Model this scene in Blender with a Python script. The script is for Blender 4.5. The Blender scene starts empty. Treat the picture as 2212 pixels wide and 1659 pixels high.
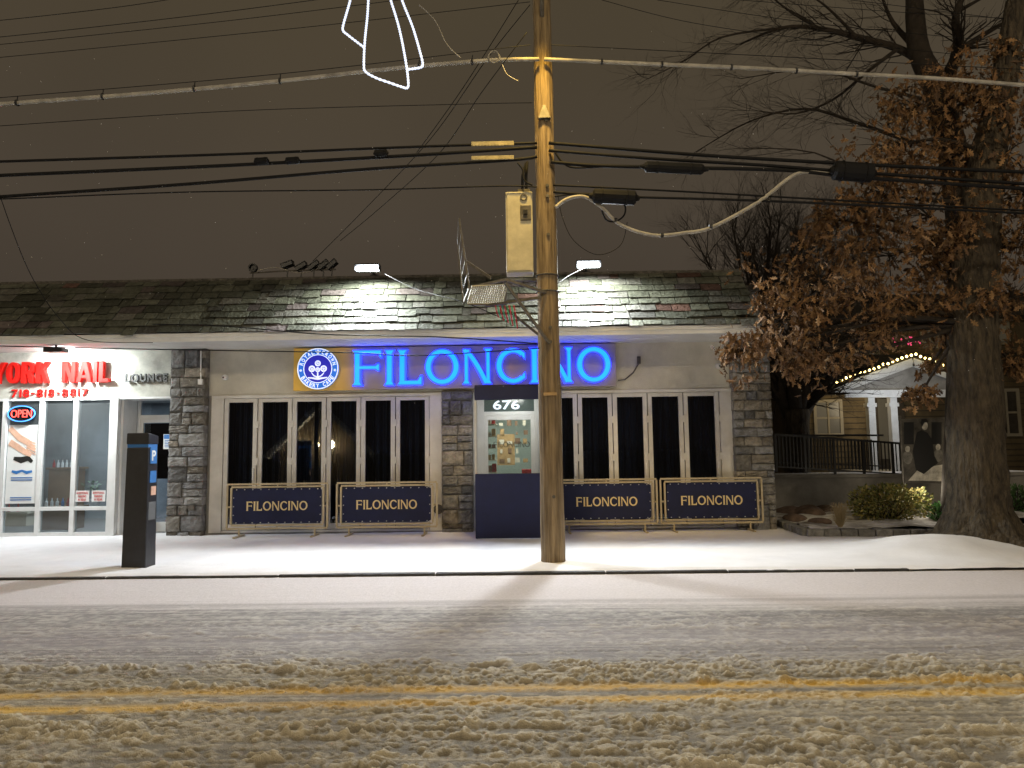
import bpy, bmesh, math, random
import numpy as np
from mathutils import Vector, Matrix
random.seed(7); rng=np.random.default_rng(7)
R=math.radians
W,H,FP=2212.,1659.,1533.
CAM=Vector((0,0,1.65))
ROT=Matrix.Rotation(R(1.0),3,'Z')@Matrix.Rotation(R(95.2),3,'X')@Matrix.Rotation(R(-0.75),3,'Z')
def ray(px,py): return ROT@Vector(((px-W/2)/FP,-(py-H/2)/FP,-1))
def P(px,py,Y):
    d=ray(px,py); return CAM+d*(Y/d.y)
def G(px,py,z=0):
    d=ray(px,py); return CAM+d*((z-CAM.z)/d.z)
C=bpy.context.scene.collection
sc=bpy.context.scene
V=Vector
# ---------------------------------------------------------------- materials
def mat(name,col,rough=.6,metal=0,var=0,vscale=4,bump=0,bscale=30,emit=None,es=0,attr=False,spec=.5,col2=None,dist=.02,stretch=None,detail=6):
    m=bpy.data.materials.new(name); m.use_nodes=True; nt=m.node_tree; N=nt.nodes; L=nt.links
    b=N['Principled BSDF']; b.inputs['Roughness'].default_value=rough; b.inputs['Metallic'].default_value=metal
    b.inputs['Specular IOR Level'].default_value=spec
    c=(*col,1); b.inputs['Base Color'].default_value=c
    tc=N.new('ShaderNodeTexCoord'); vec=tc.outputs['Object']
    if stretch:
        mp=N.new('ShaderNodeMapping'); mp.inputs['Scale'].default_value=stretch; L.new(vec,mp.inputs['Vector']); vec=mp.outputs['Vector']
    out=None
    if var or col2:
        n=N.new('ShaderNodeTexNoise'); n.inputs['Scale'].default_value=vscale; n.inputs['Detail'].default_value=detail; n.inputs['Roughness'].default_value=.65
        L.new(vec,n.inputs['Vector'])
        rp=N.new('ShaderNodeValToRGB'); rp.color_ramp.elements[0].position=.35; rp.color_ramp.elements[1].position=.68
        if col2: rp.color_ramp.elements[0].color=c; rp.color_ramp.elements[1].color=(*col2,1)
        else:
            rp.color_ramp.elements[0].color=tuple(x*(1-var) for x in col)+(1,); rp.color_ramp.elements[1].color=tuple(min(1,x*(1+var)) for x in col)+(1,)
        L.new(n.outputs['Fac'],rp.inputs['Fac']); out=rp.outputs['Color']
    if attr:
        a=N.new('ShaderNodeAttribute'); a.attribute_name='Col'
        if out:
            mx=N.new('ShaderNodeMix'); mx.data_type='RGBA'; mx.blend_type='MULTIPLY'; mx.inputs[0].default_value=1
            L.new(out,mx.inputs[6]); L.new(a.outputs['Color'],mx.inputs[7]); out=mx.outputs[2]
        else: out=a.outputs['Color']
    if out: L.new(out,b.inputs['Base Color'])
    if bump:
        n2=N.new('ShaderNodeTexNoise'); n2.inputs['Scale'].default_value=bscale; n2.inputs['Detail'].default_value=detail
        L.new(vec,n2.inputs['Vector'])
        bp=N.new('ShaderNodeBump'); bp.inputs['Strength'].default_value=bump; bp.inputs['Distance'].default_value=dist
        L.new(n2.outputs['Fac'],bp.inputs['Height']); L.new(bp.outputs['Normal'],b.inputs['Normal'])
    if emit:
        b.inputs['Emission Color'].default_value=(*emit,1); b.inputs['Emission Strength'].default_value=es
    return m
def glassmat(name,tint=(.8,.85,.9),ior=1.5,rough=.02,milk=0):
    m=bpy.data.materials.new(name); m.use_nodes=True; nt=m.node_tree; N=nt.nodes; L=nt.links
    N.remove(N['Principled BSDF']); o=N['Material Output']
    t=N.new('ShaderNodeBsdfTransparent'); t.inputs['Color'].default_value=(*tint,1)
    g=N.new('ShaderNodeBsdfGlossy'); g.inputs['Roughness'].default_value=rough
    f=N.new('ShaderNodeFresnel'); f.inputs['IOR'].default_value=ior
    mx=N.new('ShaderNodeMixShader'); L.new(f.outputs[0],mx.inputs[0]); L.new(t.outputs[0],mx.inputs[1]); L.new(g.outputs[0],mx.inputs[2])
    res=mx
    if milk:
        d=N.new('ShaderNodeBsdfDiffuse'); d.inputs['Color'].default_value=(.6,.65,.68,1)
        m2=N.new('ShaderNodeMixShader'); m2.inputs[0].default_value=milk; L.new(mx.outputs[0],m2.inputs[1]); L.new(d.outputs[0],m2.inputs[2]); res=m2
    L.new(res.outputs[0],o.inputs['Surface'])
    return m
M={}
M['wall']=mat('cream_stucco',(.58,.55,.47),.85,var=.16,vscale=1.5,bump=.3,bscale=60)
M['wallgrey']=mat('grey_stucco',(.44,.44,.40),.9,var=.38,vscale=1.6,bump=.3,bscale=50)
M['white']=mat('white_paint',(.74,.74,.72),.5,var=.09,vscale=2,bump=.1,bscale=30)
M['soffit']=mat('white_soffit',(.66,.66,.64),.55,var=.07,vscale=2)
M['alu']=mat('pale_aluminium_frame',(.66,.64,.60),.45,var=.10,vscale=3)
M['aluw']=mat('white_aluminium_frame',(.64,.65,.66),.4,var=.08,vscale=3)
M['slate']=mat('slate',(.9,.9,.9),.65,var=.45,vscale=10,bump=1,bscale=20,attr=True,spec=.3,dist=.03)
M['gravel']=mat('dirty_roof_edge',(.10,.092,.08),.9,var=.5,vscale=12,bump=.8,bscale=30)
M['dark']=mat('dark_interior',(.010,.010,.012),.9,spec=.1)
M['stone']=mat('granite_stone',(.85,.85,.83),.85,var=.45,vscale=9,bump=.9,bscale=22,attr=True,dist=.03)
M['glass']=glassmat('window_glass')
M['salonglass']=glassmat('salon_glass',(.85,.9,.92),1.5,.03,.06)
M['vinyl']=glassmat('clear_vinyl',(.93,.95,.95),1.35,.08,.01)
M['curtain']=mat('navy_curtain',(.007,.012,.034),.8,var=.2,vscale=3)
M['navy']=mat('navy_canvas',(.007,.011,.055),.75,var=.15,vscale=4,bump=.15,bscale=120)
M['gold']=mat('champagne_metal',(.50,.42,.28),.4,metal=.2,var=.1,vscale=5)
M['goldtext']=mat('gold_print',(.78,.63,.34),.6)
M['blue_side']=mat('blue_led_side',(.01,.02,.3),.5,emit=(.010,.03,1.0),es=5.5)
M['blue_face']=mat('blue_led_face',(.01,.1,.5),.4,emit=(.012,.33,1.0),es=1.6)
M['logo_blue']=mat('logo_blue',(.02,.12,.5),.5,emit=(.01,.15,.62),es=.75)
M['logo_white']=mat('logo_white',(.8,.8,.85),.5,emit=(.75,.85,1),es=.9)
M['logo_dark']=mat('logo_dark_blue',(.02,.02,.3),.5,emit=(.02,.02,.42),es=.8)
M['red_letter']=mat('red_letter',(.45,.008,.006),.6,emit=(1,.02,.01),es=.22,spec=.2)
M['grey_letter']=mat('grey_letter',(.11,.115,.12),.5)
M['black']=mat('black_metal',(.015,.015,.017),.45,var=.2,vscale=8)
M['meter']=mat('meter_black',(.018,.019,.024),.4,var=.25,vscale=6,bump=.1,bscale=30)
M['rubber']=mat('black_cable_sheath',(.008,.008,.009),.7,spec=.2)
M['whitecable']=mat('pale_cable_sheath',(.36,.34,.30),.6,var=.3,vscale=6)
M['galv']=mat('galvanised_steel',(.12,.11,.095),.5,metal=.4,var=.35,vscale=10)
M['cabinet']=mat('cream_cabinet',(.50,.46,.33),.5,var=.16,vscale=4,bump=.1,bscale=15)
M['strip']=mat('weathered_cream_strip',(.30,.26,.15),.6,var=.3,vscale=9)
M['wood']=mat('weathered_pole_wood',(.10,.070,.040),.9,col2=(.36,.27,.16),vscale=5,bump=1,bscale=7,stretch=(4,4,.22),dist=.05,detail=12)
M['bark']=mat('oak_bark',(.026,.020,.014),.95,col2=(.115,.090,.058),vscale=6,bump=1,bscale=8,stretch=(2.4,2.4,.6),dist=.12,detail=9)
M['barkdark']=mat('dark_bark',(.026,.019,.013),.95,var=.4,vscale=8,bump=.6,bscale=12)
M['leafbrown']=mat('dry_oak_leaf',(.95,.95,.95),.8,var=.25,vscale=10,attr=True)
M['leafgreen']=mat('evergreen_leaf',(.95,.95,.95),.55,attr=True)
M['snow']=mat('snow',(.78,.78,.82),.8,var=.05,vscale=2,bump=.6,bscale=30,dist=.012,spec=.3)
M['flake']=mat('snowflake_white',(.5,.5,.52),.9)
M['gardensnow']=mat('patchy_garden_snow',(.75,.75,.77),.85,col2=(.10,.075,.045),vscale=2.2,bump=.7,bscale=18)
M['slush']=mat('slush',(1,1,1),.65,attr=True,var=.16,vscale=34,bump=.9,bscale=120,dist=.012,spec=.4)
M['kerb']=mat('wet_dark_kerb',(.03,.03,.03),.5,var=.4,vscale=6,bump=.5,bscale=30)
M['concrete']=mat('concrete',(.27,.26,.24),.9,var=.2,vscale=3,bump=.4,bscale=40)
M['lamp']=mat('led_white',(.9,.9,.9),.5,emit=(.88,.95,1),es=30)
M['sodium']=mat('sodium_lens',(.9,.7,.2),.5,emit=(1,.72,.18),es=20)
M['rope']=mat('rope_light',(.6,.7,.9),.5,emit=(.70,.78,1),es=1.2)
M['bulb']=mat('warm_bulb',(.9,.7,.3),.5,emit=(1,.75,.25),es=9)
M['lantern']=mat('lantern_glow',(.9,.8,.6),.5,emit=(1,.80,.5),es=220)
M['pinkbulb']=mat('pink_bulb',(.9,.1,.3),.5,emit=(1,.08,.2),es=.8)
M['neonred']=mat('neon_red',(.9,.1,.1),.5,emit=(1,.05,.02),es=1.8)
M['neonblue']=mat('neon_blue',(.1,.3,.9),.5,emit=(.04,.3,1),es=1.2)
M['paper']=mat('white_paper',(.66,.68,.69),.7,var=.03)
M['redprint']=mat('red_print',(.55,.05,.05),.6)
M['blueprint']=mat('blue_print',(.03,.15,.42),.6)
M['skin']=mat('poster_skin_tone',(.62,.38,.28),.6,var=.15,vscale=8)
M['teal']=mat('pale_teal_wall',(.46,.55,.50),.8)
M['transom']=mat('dark_transom_glass',(.10,.13,.12),.15)
M['cream']=mat('cream_wall',(.62,.57,.46),.8)
M['kraft']=mat('kraft_board',(.42,.28,.13),.8,var=.15,vscale=10)
M['redgoods']=mat('red_goods',(.42,.03,.03),.6,var=.4,vscale=14)
M['woodfurn']=mat('brown_furniture',(.20,.12,.07),.6,var=.2)
M['greywall']=mat('grey_room_wall',(.24,.27,.30),.9,var=.25,vscale=1)
M['tilefloor']=mat('room_floor',(.2,.2,.2),.5)
M['hwall']=mat('ochre_house_wall',(.085,.064,.034),.9,var=.3,vscale=2)
M['hdark']=mat('dark_shingle',(.03,.025,.02),.9,var=.4,vscale=4)
M['htrim']=mat('house_white_trim',(.60,.61,.61),.6,var=.1)
M['wintrim']=mat('dim_window_trim',(.22,.20,.16),.7,var=.1)
M['hwin']=mat('dim_lit_window',(.05,.05,.05),.3,emit=(.9,.72,.42),es=.035)
M['photo']=mat('monochrome_print',(.025,.022,.018),.6,col2=(.15,.135,.11),vscale=2.5)
M['photolight']=mat('monochrome_light_print',(.48,.45,.38),.6,var=.45,vscale=7)
M['photomid']=mat('monochrome_mid_print',(.16,.15,.13),.6,var=.5,vscale=6)
M['photodark']=mat('monochrome_dark_print',(.012,.012,.012),.6)
M['rock']=mat('garden_rock',(.13,.09,.07),.9,var=.4,vscale=5,bump=.8,bscale=9)
M['straw']=mat('dry_grass',(.35,.28,.16),.9)
M['grommet']=mat('grommet',(.5,.5,.5),.3,metal=.8)
M['tag']=mat('coloured_ribbon_red',(.4,.03,.05),.6)
M['tagg']=mat('coloured_ribbon_green',(.05,.3,.2),.6)
# sign board: brass gold at the emblem end fading to grey tan; painted gold reflection behind the C
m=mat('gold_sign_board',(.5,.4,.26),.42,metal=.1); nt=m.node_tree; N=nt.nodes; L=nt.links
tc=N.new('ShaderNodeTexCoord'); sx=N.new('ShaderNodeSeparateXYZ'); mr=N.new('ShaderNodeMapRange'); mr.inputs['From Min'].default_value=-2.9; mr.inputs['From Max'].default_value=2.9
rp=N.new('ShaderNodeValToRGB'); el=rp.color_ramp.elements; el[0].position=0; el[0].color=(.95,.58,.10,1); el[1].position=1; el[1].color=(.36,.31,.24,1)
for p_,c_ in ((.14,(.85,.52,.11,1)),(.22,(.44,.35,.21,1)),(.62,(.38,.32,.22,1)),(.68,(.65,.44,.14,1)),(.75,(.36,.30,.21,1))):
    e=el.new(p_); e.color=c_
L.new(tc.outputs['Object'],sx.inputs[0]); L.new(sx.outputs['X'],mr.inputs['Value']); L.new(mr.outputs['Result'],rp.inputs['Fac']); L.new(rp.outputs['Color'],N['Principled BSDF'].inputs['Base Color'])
M['board']=m
# ---------------------------------------------------------------- mesh builder
def worldoff(p):
    o=V((0,0,0))
    while p is not None: o+=V(p.location); p=p.parent
    return o
class Fr:
    def __init__(s,o,ux=(1,0,0),uz=(0,0,1)):
        s.o=V(o); s.ux=V(ux).normalized(); s.uz=V(uz).normalized(); s.n=s.ux.cross(s.uz)
    def p(s,a,b,c=0): return s.o+s.ux*a+s.uz*b+s.n*c
class MB:
    def __init__(s): s.v=[]; s.f=[]; s.c=[]
    def face(s,idx,col=None): s.f.append(idx); s.c.append(col or (1,1,1))
    def quad(s,pts,col=None):
        b=len(s.v); s.v+= [tuple(p) for p in pts]; s.face(list(range(b,b+len(pts))),col)
    def hexa(s,p,col=None):
        b=len(s.v); s.v+=[tuple(q) for q in p]
        for f in ((3,2,1,0),(4,5,6,7),(0,1,5,4),(1,2,6,5),(2,3,7,6),(3,0,4,7)): s.face([b+i for i in f],col)
    def box(s,x0,x1,y0,y1,z0,z1,col=None):
        if x0>x1:x0,x1=x1,x0
        if y0>y1:y0,y1=y1,y0
        if z0>z1:z0,z1=z1,z0
        s.hexa([(x0,y0,z0),(x1,y0,z0),(x1,y1,z0),(x0,y1,z0),(x0,y0,z1),(x1,y0,z1),(x1,y1,z1),(x0,y1,z1)],col)
    def fbox(s,fr,a0,a1,b0,b1,c0,c1,col=None):
        s.hexa([fr.p(a0,b0,c1),fr.p(a1,b0,c1),fr.p(a1,b0,c0),fr.p(a0,b0,c0),fr.p(a0,b1,c1),fr.p(a1,b1,c1),fr.p(a1,b1,c0),fr.p(a0,b1,c0)],col)
    def bar(s,p0,p1,w,h,col=None):
        p0=V(p0);p1=V(p1); d=(p1-p0).normalized(); up=V((0,0,1)) if abs(d.z)<.9 else V((0,1,0))
        r=d.cross(up).normalized()*w/2; u=r.cross(d).normalized()*h/2
        s.hexa([p0-r-u,p0+r-u,p1+r-u,p1-r-u,p0-r+u,p0+r+u,p1+r+u,p1-r+u],col)
    def tube(s,pts,r,n=8,cap=True,col=None,wob=0):
        pts=[V(p) for p in pts]; k=len(pts)
        rs=r if isinstance(r,(list,tuple)) else [r]*k
        b=len(s.v); ref=None
        for i,p in enumerate(pts):
            d=(pts[min(i+1,k-1)]-pts[max(i-1,0)])
            d=d.normalized() if d.length>1e-9 else V((0,0,1))
            if ref is None: ref=V((0,0,1)) if abs(d.z)<.9 else V((1,0,0))
            a=ref-d*ref.dot(d)
            if a.length<1e-4: a=V((1,0,0))-d*d.x
            a.normalize(); ref=a; c=d.cross(a)
            for j in range(n):
                t=2*math.pi*j/n; rr=rs[i]*(1+(random.uniform(-wob,wob) if wob else 0))
                s.v.append(tuple(p+a*math.cos(t)*rr+c*math.sin(t)*rr))
        for i in range(k-1):
            for j in range(n):
                j2=(j+1)%n; s.face([b+i*n+j,b+i*n+j2,b+(i+1)*n+j2,b+(i+1)*n+j],col)
        if cap:
            s.face([b+j for j in range(n)][::-1],col); s.face([b+(k-1)*n+j for j in range(n)],col)
    def prism(s,fr,poly,c0,c1,col=None):
        b=len(s.v); n=len(poly)
        for a,z in poly: s.v.append(tuple(fr.p(a,z,c0)))
        for a,z in poly: s.v.append(tuple(fr.p(a,z,c1)))
        s.face(list(range(b,b+n))[::-1],col); s.face(list(range(b+n,b+2*n)),col)
        for i in range(n):
            j=(i+1)%n; s.face([b+i,b+j,b+n+j,b+n+i],col)
    def ring(s,fr,cx,cz,rxo,rzo,rxi,rzi,c0,c1,a0=0,a1=360,n=40):
        full=abs(a1-a0-360)<1e-3
        m=n if full else n+1; b=len(s.v)
        for i in range(m):
            t=R(a0+(a1-a0)*i/n)
            for rx,rz in ((rxo,rzo),(rxi,rzi)):
                for c in (c0,c1): s.v.append(tuple(fr.p(cx+rx*math.cos(t),cz+rz*math.sin(t),c)))
        for i in range(n):
            p=b+4*i; q=b+4*((i+1)%m)
            s.face([p+1,q+1,q+3,p+3][::-1]); s.face([p,q,q+2,p+2]); s.face([p,p+1,q+1,q]); s.face([p+2,q+2,q+3,p+3])
        if not full:
            s.face([b,b+1,b+3,b+2]); e=b+4*(m-1); s.face([e,e+2,e+3,e+1])
    def strip(s,fr,pts,c0,c1):
        L=[];Rr=[]
        for i,(x,z,w) in enumerate(pts):
            x0,z0,_=pts[max(i-1,0)]; x1,z1,_=pts[min(i+1,len(pts)-1)]
            d=math.hypot(x1-x0,z1-z0); nx,nz=-(z1-z0)/d,(x1-x0)/d
            L.append((x+nx*w,z+nz*w)); Rr.append((x-nx*w,z-nz*w))
        for i in range(len(pts)-1):
            s.prism(fr,[L[i],Rr[i],Rr[i+1],L[i+1]],c0,c1)
    def build(s,name,m,parent=None,smooth=False,bevel=0):
        o=worldoff(parent)
        me=bpy.data.meshes.new(name); me.from_pydata([(v[0]-o.x,v[1]-o.y,v[2]-o.z) for v in s.v],[],s.f)
        if any(c!=(1,1,1) for c in s.c):
            ca=me.color_attributes.new('Col','FLOAT_COLOR','CORNER')
            arr=[]
            for f,c in zip(s.f,s.c): arr+= [c[0],c[1],c[2],1]*len(f)
            ca.data.foreach_set('color',arr)
        bm=bmesh.new(); bm.from_mesh(me); bmesh.ops.recalc_face_normals(bm,faces=bm.faces); bm.to_mesh(me); bm.free()
        me.materials.append(M[m])
        if smooth: me.polygons.foreach_set('use_smooth',[True]*len(me.polygons))
        ob=bpy.data.objects.new(name,me); C.objects.link(ob)
        if parent is not None: ob.parent=parent
        if bevel:
            bv=ob.modifiers.new('b','BEVEL'); bv.width=bevel; bv.segments=2; bv.limit_method='ANGLE'
        return ob
def tag(o,label=None,cat=None,group=None,kind=None):
    if label: o['label']=label
    if cat: o['category']=cat
    if group: o['group']=group
    if kind: o['kind']=kind
    return o
def empty(name,loc,label,cat,group=None):
    o=bpy.data.objects.new(name,None); C.objects.link(o); o.location=loc; o.empty_display_size=.1
    return tag(o,label,cat,group)
def children(o): return [c for c in bpy.data.objects if c.parent==o]
def copy_tree(o,parent=None):
    ch=children(o); c=o.copy(); C.objects.link(c)
    if parent is not None: c.parent=parent
    for k in ch: copy_tree(k,c)
    return c
def tmesh(s,bold=0,spacing=1):
    cu=bpy.data.curves.new('t','FONT'); cu.body=s; cu.size=1; cu.offset=bold; cu.extrude=.5; cu.resolution_u=5; cu.space_character=spacing
    ob=bpy.data.objects.new('t',cu); C.objects.link(ob); dg=bpy.context.evaluated_depsgraph_get()
    me=bpy.data.meshes.new_from_object(ob.evaluated_get(dg))
    vs=[tuple(v.co) for v in me.vertices]; fs=[tuple(p.vertices) for p in me.polygons]
    bpy.data.objects.remove(ob); bpy.data.curves.remove(cu); bpy.data.meshes.remove(me)
    return vs,fs
def addtext(mb,s,fr,a0,a1,b0,b1,c0,c1,bold=0,spacing=1):
    vs,fs=tmesh(s,bold,spacing)
    xs=[v[0] for v in vs]; ys=[v[1] for v in vs]; x0,x1,y0,y1=min(xs),max(xs),min(ys),max(ys)
    b=len(mb.v)
    for v in vs:
        a=a0+(v[0]-x0)/(x1-x0)*(a1-a0); z=b0+(v[1]-y0)/(y1-y0)*(b1-b0)
        mb.v.append(tuple(fr.p(a,z,c0+(v[2]+.5)*(c1-c0))))
    for f in fs: mb.face([b+i for i in f])
def txt(name,s,fr,a0,a1,b0,b1,c0,c1,m,parent,bold=0,spacing=1):
    mb=MB(); addtext(mb,s,fr,a0,a1,b0,b1,c0,c1,bold,spacing); return mb.build(name,m,parent)
def letters(s,fr,a0,a1,b0,b1,c0,c1,m,parent,bold=.02,gap=.16):
    ws=[]
    for ch in s:
        vs,_=tmesh(ch,bold); xs=[v[0] for v in vs]; ws.append(max(xs)-min(xs))
    tot=sum(ws)+gap*(len(s)-1); k=(a1-a0)/tot; a=a0; zc=(b0+b1)/2
    for ch,w in zip(s,ws):
        if ch=='-': txt('letter',ch,fr,a,a+w*k,zc-(b1-b0)*.09,zc+(b1-b0)*.09,c0,c1,m,parent,bold)
        else: txt('letter',ch,fr,a,a+w*k,b0,b1,c0,c1,m,parent,bold)
        a+=(w+gap)*k
# bold block capitals built from strokes (salon sign)
def block_letter(ch,fr,a0,a1,b0,b1,c0,c1,m,parent,t):
    b=MB(); w=a1-a0; h=b1-b0; e=.0012; cx=(a0+a1)/2
    def poly(p,k=0): b.prism(fr,p,c0-k*e,c1-k*e)
    if ch in 'NRKL': poly([(a0,b0),(a0+t,b0),(a0+t,b1),(a0,b1)])
    if ch=='N':
        poly([(a1-t,b0),(a1,b0),(a1,b1),(a1-t,b1)]); poly([(a0+t*.2,b1),(a0+t*1.25,b1),(a1-t*.2,b0),(a1-t*1.25,b0)],1)
    if ch=='L': poly([(a0,b0),(a1,b0),(a1,b0+t*.85),(a0,b0+t*.85)],1)
    if ch=='I': poly([(a0,b0),(a1,b0),(a1,b1),(a0,b1)])
    if ch=='A':
        poly([(a0,b0),(a0+t,b0),(cx+t*.5,b1),(cx-t*.55,b1)]); poly([(a1,b0),(a1-t,b0),(cx-t*.5,b1),(cx+t*.55,b1)],1); poly([(a0+w*.22,b0+h*.2),(a1-w*.22,b0+h*.2),(a1-w*.29,b0+h*.2+t*.75),(a0+w*.29,b0+h*.2+t*.75)],2)
    if ch=='O': b.ring(fr,cx,(b0+b1)/2,w/2,h/2,w/2-t,h/2-t*.85,c0,c1)
    if ch=='Y':
        m_=b0+h*.42; poly([(cx-t/2,b0),(cx+t/2,b0),(cx+t/2,m_+t*.2),(cx-t/2,m_+t*.2)]); poly([(cx-t/2,m_),(cx+t/2,m_),(a0+t*1.05,b1),(a0,b1)],1); poly([(cx-t/2,m_),(cx+t/2,m_),(a1,b1),(a1-t*1.05,b1)],2)
    if ch=='R':
        r_=h*.29; zc=b1-r_; poly([(a0+t,b1),(a0+t,b1-t*.8),(a1-r_,b1-t*.8),(a1-r_,b1)],1); poly([(a0+t,zc-r_),(a0+t,zc-r_+t*.8),(a1-r_,zc-r_+t*.8),(a1-r_,zc-r_)],1)
        b.ring(fr,a1-r_,zc,r_,r_,r_-t,r_-t*.8,c0,c1,a0=-90,a1=90,n=14); poly([(cx-t*.2,zc-r_+t*.3),(cx+t*.8,zc-r_+t*.3),(a1,b0),(a1-t*1.1,b0)],2)
    if ch=='K':
        m_=b0+h*.45; poly([(a0+t*.9,m_-t*.6),(a0+t*.9,m_+t*.6),(a1-t*1.1,b1),(a1,b1)],1); poly([(a0+t*1.3,m_+t*.2),(a0+t*2.0,m_+t*1.0),(a1,b0),(a1-t*1.15,b0)],2)
    return b.build('letter',m,parent)
def stem(mb,fr,x,t,z0,z1,c0,c1,s):
    h=z1-z0; f=.09*h
    mb.prism(fr,[(x-t/2-s,z0),(x+t/2+s,z0),(x+t/2,z0+f),(x+t/2,z1-f),(x+t/2+s,z1),(x-t/2-s,z1),(x-t/2,z1-f),(x-t/2,z0+f)],c0,c1)
def glyph(mb,ch,fr,a0,a1,b0,b1,c0,c1,t,s):
    w=a1-a0; h=b1-b0; e=.0015
    if ch=='I': stem(mb,fr,(a0+a1)/2,t,b0,b1,c0,c1,s)
    if ch=='F':
        x=a0+t/2+s; stem(mb,fr,x,t,b0,b1,c0,c1,s); tb=t*.7
        mb.prism(fr,[(x,b1-tb),(a1-tb*.9,b1-tb),(a1-tb*.4,b1-tb*1.9),(a1,b1-tb*1.9),(a1-.01,b1),(x,b1)],c0-e,c1-e)
        m=b0+h*.47
        mb.prism(fr,[(x,m),(a1-tb*1.6,m),(a1-tb*1.1,m-tb*.5),(a1-tb*.7,m-tb*.5),(a1-tb*.7,m+tb*1.3),(a1-tb*1.1,m+tb*1.3),(a1-tb*1.6,m+tb*.8),(x,m+tb*.8)],c0-2*e,c1-2*e)
    if ch=='L':
        x=a0+t/2+s; stem(mb,fr,x,t,b0,b1,c0,c1,s); tb=t*.75
        mb.prism(fr,[(x,b0),(a1,b0),(a1,b0+tb*2.1),(a1-tb*.4,b0+tb*2.1),(a1-tb*1.0,b0+tb),(x,b0+tb)],c0-e,c1-e)
    if ch=='O':
        cx=(a0+a1)/2;cz=(b0+b1)/2; mb.ring(fr,cx,cz,w/2,h/2,w/2-t,h/2-t*.82,c0,c1)
    if ch=='C':
        cx=a0+w*.55;cz=(b0+b1)/2; mb.ring(fr,cx,cz,w*.55,h/2,w*.55-t,h/2-t*.8,c0,c1,a0=48,a1=312,n=32)
        for sg in (1,-1):
            th=R(48); x=cx+(w*.55-t/2)*math.cos(th); z=cz+sg*(h/2-t*.4)*math.sin(th)
            mb.prism(fr,[(x-t*.3,z+sg*t*.55),(x+t*.5,z+sg*t*.2),(x+t*.45,z-sg*t*.9),(x+t*.05,z-sg*t*.5)],c0-e,c1-e)
    if ch=='N':
        tt=t*.62
        stem(mb,fr,a0+tt/2+s*1.3,tt,b0,b1-.02*h,c0,c1,s)
        stem(mb,fr,a1-tt/2-s*1.0,tt,b0+.0*h,b1,c0,c1,s)
        pts=[]
        for i in range(11):
            q=i/10; x=a0+s+ (w-s*2.2-tt)*q; z=b1-t*.35-(h-t*.45)*(q**1.5)
            pts.append((x,z,t*.42))
        mb.strip(fr,pts,c0-e,c1-e)
PROP={'F':.74,'I':.26,'L':.66,'O':.98,'N':.86,'C':.84}
def shopname_small(fr,w,h,cx,cz,parent,m,name):
    mb=MB(); s='FILONCINO'; gap=.10; tot=sum(PROP[c] for c in s)+gap*8; k=w/tot; a=cx-w/2
    for c in s:
        glyph(mb,c,fr,a,a+PROP[c]*k,cz-h/2,cz+h/2,.001,.004,h*.17,h*.03); a+=(PROP[c]+gap)*k
    return mb.build(name,m,parent)
def smoothpts(pts,n=8):
    out=[]
    for i in range(len(pts)-1):
        p0=pts[max(i-1,0)];p1=pts[i];p2=pts[i+1];p3=pts[min(i+2,len(pts)-1)]
        for j in range(n):
            t=j/n; out.append(.5*((2*p1)+(p2-p0)*t+(2*p0-5*p1+4*p2-p3)*t*t+(3*p1-p0-3*p2+p3)*t**3))
    out.append(pts[-1]); return out
# ---------------------------------------------------------------- camera / world
cd=bpy.data.cameras.new('camera'); cam=bpy.data.objects.new('camera',cd); C.objects.link(cam); sc.camera=cam
cam.matrix_world=Matrix.Translation(CAM)@ROT.to_4x4(); cd.sensor_width=36; cd.lens=36*FP/W; cd.clip_end=2000; cd.clip_start=.05
w=bpy.data.worlds.new('World'); sc.world=w; w.use_nodes=True; nt=w.node_tree; N=nt.nodes; L=nt.links
bg=N['Background']; tc=N.new('ShaderNodeTexCoord'); sx=N.new('ShaderNodeSeparateXYZ'); L.new(tc.outputs['Generated'],sx.inputs[0])
rp=N.new('ShaderNodeValToRGB'); rp.color_ramp.elements[0].position=0; rp.color_ramp.elements[0].color=(.048,.037,.029,1)
rp.color_ramp.elements[1].position=.65; rp.color_ramp.elements[1].color=(.068,.052,.029,1)
e=rp.color_ramp.elements.new(.30); e.color=(.067,.052,.037,1)
nz=N.new('ShaderNodeTexNoise'); nz.inputs['Scale'].default_value=2.2; nz.inputs['Detail'].default_value=3; L.new(tc.outputs['Generated'],nz.inputs['Vector'])
mr=N.new('ShaderNodeMapRange'); mr.inputs['To Min'].default_value=.82; mr.inputs['To Max'].default_value=1.18; L.new(nz.outputs['Fac'],mr.inputs['Value'])
L.new(sx.outputs['Z'],rp.inputs['Fac']); L.new(rp.outputs['Color'],bg.inputs['Color']); L.new(mr.outputs['Result'],bg.inputs['Strength'])
sc.view_settings.view_transform='Standard'; sc.view_settings.look='None'; sc.view_settings.exposure=0
def light(kind,loc,power,col,size=.2,target=None,spot=None,blend=.6,name='light'):
    l=bpy.data.lights.new(name,kind); l.energy=power; l.color=col
    if kind=='AREA': l.size=size
    else: l.shadow_soft_size=size
    if kind=='SPOT': l.spot_size=R(spot); l.spot_blend=blend
    o=bpy.data.objects.new(name,l); C.objects.link(o); o.location=loc
    if target is not None: o.rotation_euler=(V(target)-V(loc)).to_track_quat('-Z','Y').to_euler()
    return o
# ---------------------------------------------------------------- constants
ZS=.13; YF=13.3; YO=12.2; YK=9.03; ZH=2.72; ZSOF=3.6
def X(px,py=1000,Y=YF): return P(px,py,Y).x
def Z(px,py,Y=YF): return P(px,py,Y).z
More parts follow.
